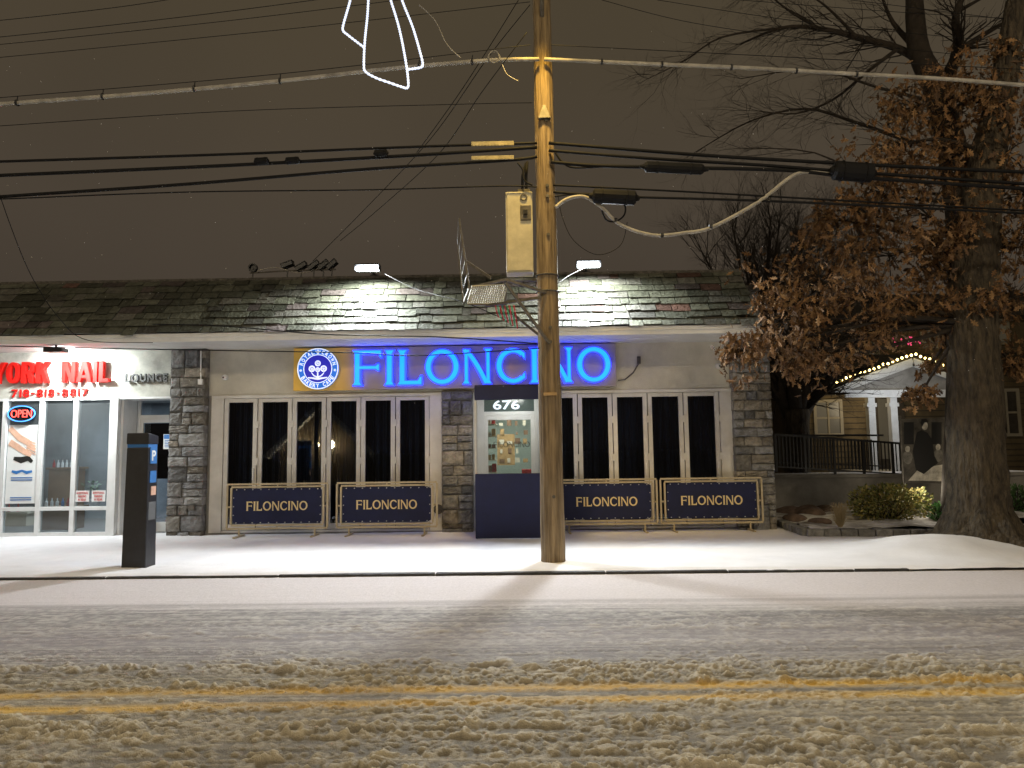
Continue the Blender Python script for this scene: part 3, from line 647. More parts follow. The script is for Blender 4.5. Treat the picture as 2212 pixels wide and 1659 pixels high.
light('AREA',(lx_-.3,YF-.95,ZSOF-.15),48,(.93,.98,1),.5,(lx_-.3,YF-.75,0),name='salon_downlight')
light('AREA',(X(60),YF+1.8,2.8),75,(.88,.96,1),1.6,(X(60),YF+1.8,0),name='salon_room_light')
on=empty('open_sign',(X(49,894),YF-.1,Z(49,894)),'red and blue neon open sign in the salon window','sign')
fr=Fr((0,YF-.04,0)); cx,cz=X(50,894),Z(50,894); b=MB(); b.ring(fr,cx,cz,.27,.155,.25,.137,0,.015); b.build('neon_ring','neonblue',on)
txt('neon_lettering','OPEN',fr,cx-.2,cx+.2,cz-.07,cz+.075,.001,.014,'neonred',on,0)
b=MB(); b.prism(fr,[(cx+.28*math.cos(R(i*15)),cz+.165*math.sin(R(i*15))) for i in range(24)],-.015,-.006); b.build('backing','dark',on)
pt=empty('salon_poster',(X(47,980),YF+.1,Z(47,980)),'tall white salon poster with manicured hands and feet in the window','poster')
b=MB(); fr=Fr((0,YF+.02,0)); b.box(X(13),X(79),YF+.021,YF+.025,Z(47,1088),Z(47,918)); b.build('sheet','paper',pt)
px=lambda a,c:(X(a,c),Z(a,c))
b=MB(); b.strip(fr,[(*px(20,925),.05),(*px(40,945),.06),(*px(58,955),.06),(*px(74,972),.03)],.002,.005); b.strip(fr,[(*px(20,955),.06),(*px(40,968),.055),(*px(55,978),.05),(*px(66,984),.03)],.003,.006)
for i in range(5): b.strip(fr,[(*px(56,950+i*5),.012),(*px(76,958+i*6),.010)],.004+.0005*i,.007+.0005*i)
b.build('picture','skin',pt)
b=MB(); b.strip(fr,[(*px(28,990),.03),(*px(44,994),.06),(*px(60,990),.05),(*px(68,998),.03)],.002,.005); b.build('picture','photodark',pt)
b=MB(); b.strip(fr,[(*px(24,1018),.02),(*px(34,1021),.03),(*px(46,1017),.02),(*px(56,1021),.03),(*px(68,1018),.02)],.002,.005); b.build('print','blueprint',pt)
for yy in (1033,1038,1076,1081):
    b=MB(); b.box(X(24),X(70),YF+.014,YF+.018,Z(47,yy),Z(47,yy-2)); b.build('small_print','blueprint',pt)
for i,(a,c,nm) in enumerate(((161,194,'left hand white parking notice with red letters in the salon window'),(196,229,'right hand white parking notice with red letters beside the window post'))):
    o=empty('parking_notice',(X((a+c)/2,1072),YF+.1,Z(180,1072)),nm,'notice','parking notices in the salon window')
    b=MB(); b.box(X(a)+.03,X(c),YF+.021,YF+.025,Z(180,1084),Z(180,1060)); b.build('sheet','paper',o)
    b=MB()
    for j,s_ in enumerate(('ADDITIONAL','PARKING','IN REAR')): addtext(b,s_,fr,X(a+2+(4 if j else 0))+.03,X(c-2-(4 if j else 0)),Z(180,1067.5+j*7.3),Z(180,1062.5+j*7.3),.001,.004,.01)
    b.build('lettering','redprint',o)
o=empty('door_sign',(X(364,953),YF+.5,1.7),'small blue and white hours sheet taped on the salon door','notice'); yd=YF+.5
b=MB(); b.box(X(353,953,yd),X(375,953,yd),yd,yd+.005,Z(364,970,yd),Z(364,938,yd)); b.build('sheet','paper',o)
b=MB(); b.box(X(354,953,yd),X(374,953,yd),yd-.004,yd-.001,Z(364,948,yd),Z(364,939,yd))
for j in range(5): b.box(X(356,953,yd),X(372,953,yd),yd-.004,yd-.001,Z(364,952+j*3.5,yd),Z(364,950.5+j*3.5,yd))
b.build('print','blueprint',o)
o=empty('potted_plant',(X(200,1040,YF+.7),YF+.7,.9),'green leafy houseplant just inside the salon window','plant')
b=MB(); c0=P(203,1095,YF+.7); b.tube([c0-V((0,0,.0)),c0+V((0,0,.16))],[.08,.11],12); b.build('pot','paper',o)
b=MB()
for i in range(110):
    a=random.uniform(0,6.28); h=random.uniform(.16,.5); r=random.uniform(.02,.2); c_=c0+V((math.cos(a)*r,math.sin(a)*r,h)); d=V((math.cos(a),math.sin(a),random.uniform(-.3,.8))).normalized()*.10; s_=d.cross(V((0,0,1))).normalized()*.024; g=random.uniform(.6,1.4)
    b.quad([c_,c_+d*.5+s_,c_+d,c_+d*.5-s_],(.05*g,.16*g,.05*g))
b.build('foliage','leafgreen',o)
for nm,lab,a,c,y0,y1,dy,mm in (('reception_desk','wood and grey salon reception desk behind the lower window panes',80,160,1095,1150,1.2,'woodfurn'),('manicure_table','pale manicure table deep inside the salon beside the desk',-60,60,1105,1150,2.0,'cream'),('wall_shelf','dark salon shelf with bottles behind the middle window pane',95,160,1010,1085,3.0,'woodfurn')):
    o=empty(nm,(X((a+c)/2,1100,YF+dy),YF+dy,.12),lab,nm.split('_')[-1]); xa,xb=X(a,1100,YF+dy),X(c,1100,YF+dy)
    z1=Z(100,y0,YF+dy); b=MB(); b.box(xa,xb,YF+dy,YF+dy+.5,z1-.05,z1); b.build('top',mm,o,bevel=.008)
    b=MB(); b.box(xa+.05,xb-.05,YF+dy+.04,YF+dy+.44,.12,z1-.05); b.build('body',mm,o)
    for i in range(5):
        xx=xa+.12+i*(xb-xa-.2)/5; b=MB(); b.tube([(xx,YF+dy+.1,z1+.001),(xx,YF+dy+.1,z1+.1),(xx,YF+dy+.1,z1+.12),(xx,YF+dy+.1,z1+.17)],[.03,.03,.012,.012],8); b.build('bottle',random.choice(['redgoods','paper','blueprint']),o)
# ---------------------------------------------------------------- barriers
yb=12.85
def barrier():
    root=empty('cafe_barrier',(0,0,0),'x','barrier'); f=MB(); w_=.905; z0,z1=.15,.94; t=.016
    for (ww,a,c) in ((w_,z0,z1),(w_-.075,z0+.055,z1-.05)):
        for zz in (a,c): f.box(-ww,ww,-t,t,zz-t,zz+t)
        for xx in (-ww,ww): f.box(xx-t,xx+t,-t,t,a+t,c-t)
    f.box(-w_+.017,-w_+.06,-.008,.008,.52,.55); f.box(w_-.06,w_-.017,-.008,.008,.52,.55); f.box(-.012,.012,-.01,.01,z1-.034,z1-.0165); f.box(-.012,.012,-.01,.01,z0+.0165,z0+.04)
    f.build('frame','gold',root,bevel=.003)
    for xx in (-.68,.68):
        g=MB(); g.box(xx-.014,xx+.014,-.014,.014,.03,z0-.017); g.box(xx-.02,xx+.02,-.25,.25,.004,.03); g.build('foot','gold',root,bevel=.003)
    p=MB(); n=24; hw,pz0,pz1=.80,.235,.865
    for i in range(n):
        xa=-hw+2*hw*i/n; xb=-hw+2*hw*(i+1)/n; g=lambda x:-.012+.006*math.sin(x*9)
        cr=lambda x: .035 if abs(abs(x)-hw)<1e-6 else 0
        p.quad([(xa,g(xa),pz0+cr(xa)),(xb,g(xb),pz0+cr(xb)),(xb,g(xb),pz1-cr(xb)),(xa,g(xa),pz1-cr(xa))]); p.quad([(xa,g(xa)+.006,pz0+cr(xa)),(xb,g(xb)+.006,pz0+cr(xb)),(xb,g(xb)+.006,pz1-cr(xb)),(xa,g(xa)+.006,pz1-cr(xa))])
    pn=p.build('banner','navy',root,smooth=True)
    q=MB()
    for i in range(11):
        for zz in (pz0+.02,pz1-.02): q.tube([(-.73+i*.146,-.03,zz),(-.73+i*.146,-.01,zz)],.010,8)
    for i in range(1,4):
        for xx in (-.78,.78): q.tube([(xx,-.03,pz0+i*.155),(xx,-.01,pz0+i*.155)],.010,8)
    q.build('grommet_row','grommet',pn)
    shopname_small(Fr((0,-.022,0)),1.10,.165,0,.55,pn,'goldtext','lettering')
    return root
br=barrier()
for i,(px_,rz,lab) in enumerate(((599,1.2,'leftmost gold framed navy cafe barrier, next to the stone pillar'),(835,-.6,'gold framed navy cafe barrier just left of the vestibule and middle pillar'),(1312,.3,'gold framed navy cafe barrier just right of the utility pole'),(1541,-.5,'rightmost gold framed navy cafe barrier, by the end pillar'))):
    o=br if i==0 else copy_tree(br)
    o.location=(X(px_,1095,yb),yb+(.0,.02,.1,.12)[i],ZS); o.rotation_euler.z=R(rz); tag(o,lab,'barrier','cafe barriers along the shopfront')
# ---------------------------------------------------------------- parking meter
mbp=G(285,1226,ZS); mx0=mbp.x-.15; my0=mbp.y
pm=empty('parking_meter',(mx0+.15,my0,ZS),'tall black slab parking meter kiosk with blue P label on the snowy pavement','parking meter')
b=MB(); b.hexa([(mx0,my0,ZS-.02),(mx0+.33,my0,ZS-.02),(mx0+.33,my0+.27,ZS-.02),(mx0,my0+.27,ZS-.02),(mx0+.015,my0+.01,ZS+1.6),(mx0+.315,my0+.01,ZS+1.6),(mx0+.315,my0+.26,ZS+1.6),(mx0+.015,my0+.26,ZS+1.6)]); b.build('body','meter',pm,bevel=.012)
b=MB(); b.hexa([(mx0+.01,my0+.005,ZS+1.645),(mx0+.32,my0+.005,ZS+1.645),(mx0+.32,my0+.265,ZS+1.645),(mx0+.01,my0+.265,ZS+1.645),(mx0+.012,my0+.005,ZS+1.80),(mx0+.318,my0+.005,ZS+1.80),(mx0+.318,my0+.265,ZS+1.76),(mx0+.012,my0+.265,ZS+1.76)]); b.build('cap','meter',pm,bevel=.012)
b=MB(); b.box(mx0+.02,mx0+.31,my0+.015,my0+.255,ZS+1.6,ZS+1.645); b.build('band','blueprint',pm)
f2=Fr((mx0+.325,my0+.135,0),(0,1,0),(0,0,1))
b=MB(); b.fbox(f2,-.085,.085,ZS+1.38,ZS+1.60,-.01,.0); lb=b.build('parking_label','blueprint',pm)
txt('lettering','P',f2,-.05,.05,ZS+1.42,ZS+1.56,.001,.004,'paper',lb,.03)
b=MB(); b.fbox(f2,-.08,.08,ZS+1.12,ZS+1.28,-.008,.002); b.build('instruction_label','blueprint',pm)
b=MB(); b.fbox(f2,-.04,.08,ZS+.95,ZS+1.07,-.008,.003); b.build('sticker','skin',pm)
b=MB(); b.fbox(f2,-.09,.09,ZS+.62,ZS+.86,-.008,.001); b.build('screen','grey_letter',pm)
# ---------------------------------------------------------------- utility pole
pb=G(1196,1216,ZS); YP=pb.y+.16
pt_=P(1170,0,YP); ctr=lambda z:V((pb.x+(pt_.x-pb.x)*(z-ZS)/(pt_.z-ZS),YP,z))
up=empty('utility_pole',(pb.x,YP,ZS),'tall weathered wooden utility pole standing at the kerb in front of the cafe door','utility pole')
b=MB(); n=60; zz=[ZS-.05+(10.4)*i/n for i in range(n+1)]
b.tube([ctr(z)+V((random.uniform(-.003,.003),0,0)) for z in zz],[(.165-.0045*z)*(1+.015*math.sin(z*3.1)) for z in zz],32,wob=.018); b.build('pole','wood',up,smooth=True)
for z in (1.0,3.1,3.3,5.3,6.25,5.15,4.6): 
    b=MB(); c_=ctr(z); b.tube([c_+V((0.02,-.165,0)),c_+V((.02,-.13,0))],.024,8); b.build('bolt','galv',up)
for z in (4.05,3.82): 
    b=MB(); c_=ctr(z); b.tube([c_+V((math.cos(t)*.155,math.sin(t)*.155,0)) for t in [i*math.pi/8 for i in range(17)]],.012,5); b.build('strap','galv',up)
b=MB(); c_=ctr(Z(1180,250,YP)); b.hexa([c_+V((-.09,-.19,-.12)),c_+V((.09,-.19,-.12)),c_+V((.09,-.12,-.12)),c_+V((-.09,-.12,-.12)),c_+V((-.02,-.17,.08)),c_+V((.02,-.17,.08)),c_+V((.02,-.12,.08)),c_+V((-.02,-.12,.08))]); b.build('guard_bracket','galv',up,bevel=.005)
b=MB(); c_=ctr(Z(1188,853,YP)); b.box(c_.x-.09,c_.x+.09,YP-.175,YP-.155,c_.z-.02,c_.z+.02); b.build('number_tag','kraft',up)
b=MB(); c_=ctr(8.15); b.tube([c_+V((.0,-.1,-.35)),c_+V((-.02,-.5,.05)),c_+V((-.02,-1.1,.25))],.03,8); b.build('lamp_arm','galv',up)
st=empty('street_lamp',(c_.x,YP-1.2,8.4),'street lamp head on an arm above the utility pole','street lamp')
b=MB(); b.hexa([(c_.x-.15,YP-1.7,8.36),(c_.x+.11,YP-1.7,8.36),(c_.x+.08,YP-1.05,8.38),(c_.x-.12,YP-1.05,8.38),(c_.x-.11,YP-1.65,8.48),(c_.x+.07,YP-1.65,8.48),(c_.x+.04,YP-1.05,8.48),(c_.x-.08,YP-1.05,8.48)]); b.build('housing','galv',st,bevel=.02)
b=MB(); b.box(c_.x-.12,c_.x+.08,YP-1.62,YP-1.25,8.33,8.36); b.build('lens','sodium',st)
light('SPOT',(c_.x-.02,YP-1.42,8.3),700,(1,.74,.34),.25,(c_.x,YP-4.6,0),spot=150,blend=.7,name='street_lamp_light')
light('SPOT',(c_.x-.12,YP-1.25,8.25),620,(1,.60,.07),.15,(c_.x,YP+.02,5.6),spot=52,blend=.9,name='pole_glow')
for xx,ly,pw in ((7.5,'right',1650),(-8.5,'left',1150)):  # unseen lamps added behind the camera as fill for road, facade and oak
    fill_lamp=empty('street_lamp',(xx,-2.2,0),'added unseen fill lamp on a tall metal post, near side of the road toward the '+ly,'street lamp')
    b=MB(); b.tube([(xx,-2.2,0),(xx,-2.2,8.2),(xx,-1.2,8.8),(xx,-.2,8.85)],[.1,.07,.05,.04],10); b.build('post','galv',fill_lamp)
    b=MB(); b.box(xx-.15,xx+.15,-.3,.35,8.8,8.92); b.build('housing','galv',fill_lamp,bevel=.02)
    b=MB(); b.box(xx-.1,xx+.1,-.2,.25,8.77,8.80); b.build('lens','sodium',fill_lamp)
    light('SPOT',(xx,0,8.7),pw,(1,.83,.58),.5,(xx*.5,11,0),spot=165,blend=.7,name='near_fill_light')
# cabinet
yc=YP-.02
cb=empty('equipment_cabinet',(X(1122,500,yc),yc,Z(1122,500,yc)),'cream metal equipment cabinet strapped to the left side of the utility pole','cabinet')
x0,x1=X(1093,500,yc-.13),X(1151,500,yc-.13); z0,z1=Z(1120,588,yc-.13),Z(1120,414,yc-.13)
b=MB(); b.box(x0,x1,yc-.13,yc+.16,z0,z1); b.build('body','cabinet',cb,bevel=.008)
b=MB(); b.box(x0+.02,x1-.02,yc-.145,yc-.131,z0+.02,z1-.02); d_=b.build('door','cabinet',cb,bevel=.004)
b=MB(); b.box(x1-.17,x1-.02,yc-.165,yc-.146,z1-.42,z1-.2); b.build('latch','galv',d_,bevel=.01)
b=MB(); b.box(x1-.13,x1-.07,yc-.185,yc-.166,z1-.34,z1-.27); b.build('lock','black',d_,bevel=.004)
b=MB(); b.box(x1-.2,x1-.03,yc-.10,yc+.1,z1,z1+.05); b.build('bracket','galv',cb); b=MB(); b.ring(Fr(((x1-.12),yc-.15,z1-.09)),0,0,.05,.05,.035,.035,-.005,.01); b.build('lifting_ring','galv',cb)
for pts in ([(x1-.08,yc,z1+.05),(x1-.08,yc,z1+.28),(x1-.06,yc+.05,z1+.5)],[(x1-.14,yc+.04,z1+.05),(x1-.13,yc+.04,z1+.3),(x1-.08,yc+.05,z1+.48)]):
    b=MB(); b.tube(pts,.02,8); b.build('conduit','rubber',cb)
bf=empty('steel_bracket_frame',(X(1090,650,YP),YP,Z(1090,650,YP)),'rusty steel bracket frame with perforated tray and upright panel hung on the pole','bracket')
q=lambda a,c,dy=0:P(a,c,YP+dy)
for (p_,r_) in (((1187,742,-.15),(1092,612,-.45)),((1178,735,.15),(1085,660,.2)),((1180,632,-.15),(1092,604,-.45)),((1180,640,.15),(1120,650,.2)),((1092,604,-.45),(1012,622,-.3)),((1180,605,.1),(1092,604,.3)),((1050,660,-.1),(1188,640,-.1)),((1008,565,-.2),(1060,600,-.4)),((1012,657,.1),(1090,657,.1)),((1092,604,-.45),(1092,657,.1))):
    b=MB(); b.bar(q(*p_),q(*r_),.034,.034); b.build('strut','galv',bf)
b=MB(); c_=[q(1020,618,-.4),q(1010,655,.05),q(1086,655,.05),q(1096,614,-.4)]
for i in range(17):
    t=i/16; b.bar(c_[0].lerp(c_[3],t),c_[1].lerp(c_[2],t),.014,.02)
for i in range(9):
    t=i/8; b.bar(c_[0].lerp(c_[1],t),c_[3].lerp(c_[2],t),.014,.012)
b.build('perforated_tray','cabinet',bf)
b=MB(); c_=[q(992,472,-.12),q(989,528,.12),q(1001,655,.12),q(1014,622,-.12)]
for i in range(4): b.bar(c_[i],c_[(i+1)%4],.022,.022)
for i in range(1,5):
    t=i/5; b.bar(c_[0].lerp(c_[3],t),c_[1].lerp(c_[2],t),.008,.008)
b.build('upright_panel','galv',bf)
for i in range(9):
    b=MB(); a=1070+i*5; b.tube([q(a,660,-.2),q(a+3,676,-.22),q(a+8,686+i*3,-.2)],.009,5); b.build('ribbon',('tag','tagg')[i%2],bf)
# ---------------------------------------------------------------- cables
def cable(pxs,Y,r,label,m='rubber',group=None,name='overhead_cable',cat='cable',n=6):
    pts=[P(a[0],a[1],a[2] if len(a)>2 else Y) for a in pxs]
    b=MB(); b.tube(smoothpts(pts),r,n); o=b.build(name,m,smooth=True); tag(o,label,cat,group); return o
Y1=YP-.2
g='overhead cables strung along the street'
cable([(-300,250),(0,225),(300,203),(605,175),(850,148),(1050,131),(1165,128)],Y1,.032,'thick pale overhead cable rising left to right toward the pole','whitecable',g)
cable([(1175,128),(1400,138),(1600,146),(1850,160),(2060,172),(2400,200)],Y1,.030,'thick pale overhead cable running right from the pole into the tree','whitecable',g)
for i,a in enumerate((37,222,420,605,905,1020)):
    yy=np.interp(a,[0,300,605,850,1050],[225,203,175,148,131]); c_=P(a,yy,Y1); b=MB(); b.tube([c_+V((-.012,0,0)),c_+V((.012,0,0))],.045,10); b.tube([c_+V((0,0,.04)),c_+V((.005,0,.1))],.008,5)
    tag(b.build('cable_clamp','black'),'small black clamp ring around the thick pale cable','clamp','clamps on the pale cable')
for i,a in enumerate((1300,1430,1580,1720,1850)):
    yy=np.interp(a,[1175,1400,1600,1850],[128,138,146,160]); c_=P(a,yy,Y1); b=MB(); b.tube([c_+V((-.012,0,0)),c_+V((.012,0,0))],.042,10)
    tag(b.build('cable_clamp','black'),'small black clamp ring around the thick pale cable','clamp','clamps on the pale cable')
C1=[([(-300,358),(0,349),(500,333),(900,317),(1160,309)],.020,'upper black cable of the three heavy ones left of the pole'),
([(-300,392),(0,379),(500,357),(900,335),(1160,318)],.026,'middle black cable of the three heavy ones left of the pole'),
([(-300,448),(0,425),(400,398),(800,365),(1100,346),(1160,338)],.024,'lowest heavy black cable left of the pole'),
([(-300,440),(0,430),(400,415),(800,410),(1080,402),(1160,404)],.010,'thin black cable meeting the pole beside the cabinet top'),
([(1185,309),(1500,334),(1800,352),(2000,362),(2400,380)],.026,'upper heavy black cable right of the pole'),
([(1185,325),(1400,342),(1650,357),(1850,372),(2400,410)],.024,'second heavy black cable right of the pole'),
([(1190,350),(1290,358),(1450,362),(1700,368),(1880,385),(2400,420)],.027,'third heavy black cable right of the pole with splice case'),
([(1195,400),(1500,415),(1800,432),(2400,465)],.014,'thin black cable right of the pole above the pale loop'),
([(1195,415),(1350,425),(1600,432),(1900,445),(2400,470)],.018,'thin black cable right of the pole through the small splice case')]
for p_,r_,lab in C1: cable(p_,Y1,r_,lab,'rubber',g)
cable([(1200,448),(1225,430),(1262,425),(1300,448),(1340,485),(1410,508),(1480,503),(1540,490),(1640,435),(1700,388),(1735,372),(1795,376)],Y1,.026,'thick pale cable sagging in a long loop right of the pole','whitecable')
for i,(a,yy) in enumerate(((1430,508),(1535,490),(1330,476))):
    c_=P(a,yy,Y1); b=MB(); b.tube([c_+V((-.02,0,0)),c_+V((.02,0,0))],.034,10); tag(b.build('cable_clamp','black'),'black tape band on the pale sagging cable loop','clamp','tape bands on the pale loop')
def cyl(name,a0,a1,y0,y1,r,m,lab,cat):
    b=MB(); p0,p1=P(a0,y0,Y1-.05),P(a1,y1,Y1-.05); d=(p1-p0); b.tube([p0-d*.08,p0-d*.001,p0,p0+d*.04,p0+d*.2,p0+d*.201,p0+d*.23,p0+d*.231,p0+d*.77,p0+d*.771,p0+d*.8,p0+d*.801,p0+d*.96,p1,p1+d*.001,p1+d*.08],[r*.3,r*.5,r*.7,r,r,r*1.1,r*1.1,r,r,r*1.1,r*1.1,r,r,r*.7,r*.5,r*.3],12)
    tag(b.build(name,m,smooth=False),lab,cat)
cyl('splice_case',1392,1520,360,366,.075,'rubber','long black splice case on the cable right of the pole','splice case')
cyl('splice_case',1280,1374,423,428,.10,'rubber','short black splice case above the pale cable loop','splice case')
cyl('splice_case',1800,1885,368,374,.13,'rubber','large black splice case at the edge of the brown leaves','splice case')
for i,(a,yy) in enumerate(((565,348),(632,347),(823,331))):
    cyl('cable_junction',a-14,a+14,yy+1,yy-1,.05,'rubber',('leftmost','middle','rightmost')[i]+' black junction knot on the heavy cables left of the pole','junction')
cable([(1300,455),(1310,475),(1330,478),(1348,465),(1350,445),(1335,435)],Y1,.012,'dark coil of spare cable hanging beneath the short splice case')
cable([(1205,420),(1215,470),(1240,520),(1290,550),(1340,530),(1355,480)],Y1,.005,'very thin loose wire looping below the pale cable')
cable([(1200,330),(1215,350),(1240,362),(1300,360)],Y1,.016,'short drooping black cable just right of the pole')
cable([(1118,352),(1130,368),(1133,390),(1150,400)],Y1,.014,'short black cable dropping toward the cabinet top')
cable([(1198,425),(1230,420),(1270,418),(1300,424)],Y1,.012,'short black lead from the pole into the small splice case')
for i,(y0,y1) in enumerate(((305,314),(336,344))):
    b=MB(); x0,x1=X(1018,y0,Y1-.1),X(1110,y0,Y1-.1); z0,z1=Z(1064,y1,Y1-.1),Z(1064,y0,Y1-.1); b.box(x0,x1,Y1-.10,Y1-.08,z0,z1)
    for j in range(12): b.box(x0+.02+j*.045,x0+.045+j*.045,Y1-.108,Y1-.1001,z0-.008,z0+.02)
    tag(b.build('terminal_block','strip',bevel=.003),('upper' if i==0 else 'lower')+' cream perforated terminal strip hanging on the cables left of the pole','terminal block')
T='thin wires crossing the sky'
for p_,Yw in (([(-200,60),(0,44),(250,16),(420,-10)],9),([(-200,96),(0,80),(400,36),(740,-8)],9),([(-200,110),(0,96),(500,44),(900,-5)],10),([(-200,140),(0,124),(500,75),(760,48),(1145,4)],10),([(-200,228),(0,211),(600,160),(1145,97)],9.2),([(1190,97),(1600,118),(2400,160)],9.2),([(1300,0),(1500,50),(1800,90),(2400,150)],11),([(1420,0),(1800,55),(2400,110)],11),([(1600,0),(2000,30),(2400,50)],11),([(1800,-5),(2400,70)],11),([(0,272),(500,240),(1000,225),(1150,222)],10)):
    cable(p_,Yw,.0055,'hair thin dark wire high across the night sky','rubber',T,'thin_wire','wire',4)
for i,(p_) in enumerate(([(1145,10,9.3),(1050,130,9.8),(930,300,11),(780,460,12.2),(675,565,13)],[(1138,70,9.3),(1040,200,9.8),(950,330,11),(820,450,12.2),(735,520,13)],[(1120,0,9.3),(1000,190,10),(900,330,11)])):
    cable(p_,10,.006,('longest slanting service wire from the pole down to the roof','second slanting service wire from the pole toward the roof','short slanting service wire left of the pole')[i],'rubber',None,'service_wire','wire',5)
cable([(-40,300,9.5),(20,480,10),(70,600,11),(130,690,11.5),(190,735,12),(330,740,12.1)],10,.006,'thin wire hanging down the left edge to the roof eave','rubber',None,'service_wire','wire')
cable([(330,700,11.6),(490,705,11.5),(700,722,11),(950,728,10.4),(1160,742,Y1)],10,.009,'black cable from the eave crossing above the sign to the pole','rubber',None,'service_wire','wire')
cable([(-100,745,11.8),(200,752,11.7),(480,757,11.5),(760,762,11.2),(900,768,10.8),(1165,752,Y1)],10,.009,'black cable crossing low in front of the blue sign letters','rubber',None,'service_wire','wire')
cable([(832,592,12.3),(900,625,11.5),(1000,652,10),(1090,690,Y1)],10,.006,'thin cord from the left roof floodlight to the pole bracket','rubber',None,'service_wire','wire')
cable([(1265,577,12.3),(1230,595,11),(1205,612,Y1)],10,.006,'thin cord from the right roof floodlight to the pole','rubber',None,'service_wire','wire')
cable([(905,10),(940,45),(965,95),(995,125)],9.2,.006,'frayed gold wire end dangling near the lit rope figure','whitecable',None,'loose_wire','wire')
cable([(1085,140),(1095,160),(1110,170),(1120,175)],9.2,.005,'short frayed wire tail below the cable coil','whitecable',None,'loose_wire','wire')
b=MB(); c_=P(1067,122,Y1-.05); pts=[]
for i in range(49):
    t=i*math.pi/8; k=i/16; pts.append(c_+V((math.cos(t)*(.07+.008*k),.01*k,math.sin(t)*(.09-.006*k))))
b.tube(pts,.006,5)
tag(b.build('wire_coil','whitecable'),'small coil of pale wire hung on the thick pale cable','wire coil')
dec=empty('light_decoration',(X(835,0,9.0),9.0,Z(835,80,9.0)),'white LED rope light figure hanging from wires at the top of the sky','decoration')
for p_ in ([(764,-30),(754,10),(742,52),(741,66),(752,76),(770,90),(786,102)],[(797,-30),(794,30),(788,90),(786,140),(790,155),(812,168),(840,178),(866,187),(879,190),(882,178),(876,130),(862,60),(844,0),(836,-30)],[(858,-30),(872,10),(892,60),(908,115),(913,138),(908,146),(880,150)]):
    pts=smoothpts([P(a,c,9.0) for a,c in p_],6); b=MB(); dense=[]
    for i in range(len(pts)-1):
        k_=max(1,int((pts[i+1]-pts[i]).length/.016))
        for j in range(k_): dense.append(pts[i].lerp(pts[i+1],j/k_))
    dense.append(pts[-1]); b.tube(dense,[.018 if i%2 else .011 for i in range(len(dense))],7); b.build('rope_light','rope',dec)
b=MB(); b.tube([P(757,-30,9.0),P(862,-30,9.0)],.012); b.build('frame','galv',dec)
# ---------------------------------------------------------------- roof floodlights
for i,(px_,py_) in enumerate(((792,577),(1272,569))):
    yl=12.45; c_=P(px_,py_,yl); o=empty('roof_floodlight',c_,('left' if i==0 else 'right')+' lit white LED floodlight on the roof edge','floodlight','lit floodlights on the roof edge')
    b=MB(); b.box(c_.x-.21,c_.x+.21,yl,yl+.2,c_.z+.045,c_.z+.07); b.box(c_.x-.21,c_.x+.21,yl+.14,yl+.2,c_.z-.05,c_.z+.045); b.box(c_.x-.22,c_.x-.212,yl,yl+.2,c_.z-.05,c_.z+.07); b.box(c_.x+.212,c_.x+.22,yl,yl+.2,c_.z-.05,c_.z+.07); b.build('housing','black',o,bevel=.004)
    for k_ in range(4):
        b=MB(); xx=c_.x-.195+k_*.1; b.hexa([(xx,yl+.02,c_.z-.035),(xx+.088,yl+.02,c_.z-.035),(xx+.088,yl+.12,c_.z-.045),(xx,yl+.12,c_.z-.045),(xx,yl+.02,c_.z+.02),(xx+.088,yl+.02,c_.z+.02),(xx+.088,yl+.12,c_.z+.02),(xx,yl+.12,c_.z+.02)]); b.build('led_panel','lamp',o)
    b=MB(); b.bar((c_.x,yl+.2,c_.z+.02),(c_.x,13.2,4.96),.04,.03); b.box(c_.x-.08,c_.x+.08,13.1,13.3,4.935,4.96); b.build('bracket','black',o)
    light('SPOT',(c_.x,yl-.03,c_.z-.08),800,(.88,.94,1),.28,(c_.x,yl-3.6,.5),spot=172,blend=.9,name='floodlight_beam')
    light('SPOT',(c_.x,yl-.06,c_.z-.07),300,(.95,1,.88),.12,(c_.x,yl+.05,0),spot=174,blend=.25,name='floodlight_spill')
for i,(a,c,ang) in enumerate(((547,579,-30),(622,573,20),(652,577,30),(679,575,35),(700,574,40),(718,573,42))):
    c_=P(a,c,13.2); o=empty('unlit_floodlight',c_,('round dark lamp at the left end of the roof floodlights','first dark unlit floodlight of the roof cluster from the left','second dark unlit floodlight of the roof cluster','third dark unlit floodlight of the roof cluster','fourth dark unlit floodlight of the roof cluster','rightmost dark unlit floodlight of the roof cluster')[i],'floodlight','unlit floodlights on the roof')
    f2=Fr(c_,(math.cos(R(ang)),0,math.sin(R(ang)))); f2.uz=V((-math.sin(R(ang)),0,math.cos(R(ang)))); f2.n=f2.ux.cross(f2.uz)
    b=MB(); 
    if i==0: b.ring(f2,0,0,.085,.085,.06,.06,-.03,.05); b.prism(f2,[(.07*math.cos(R(k*30)),.07*math.sin(R(k*30))) for k in range(12)],-.05,-.0)
    else: b.fbox(f2,-.11,.11,-.035,.04,-.08,.08); b.fbox(f2,-.12,.12,.041,.055,-.09,.09)
    b.build('housing','black',o,bevel=.005)
    b=MB(); b.bar(c_,(c_.x-.02,13.22,4.93),.02,.02); b.build('bracket','black',o)
b=MB(); b.tube([P(540,590,13.2),P(620,585,13.2),P(725,582,13.2)],.014); tag(b.build('conduit_pipe','galv'),'thin metal conduit running under the unlit roof floodlights','conduit')
cable([(555,585,13.2),(590,578,13.2),(615,582,13.2),(650,590,13.2),(690,580,13.2)],13.2,.008,'pale loose cord between the unlit roof floodlights','whitecable',None,'loose_wire','wire')
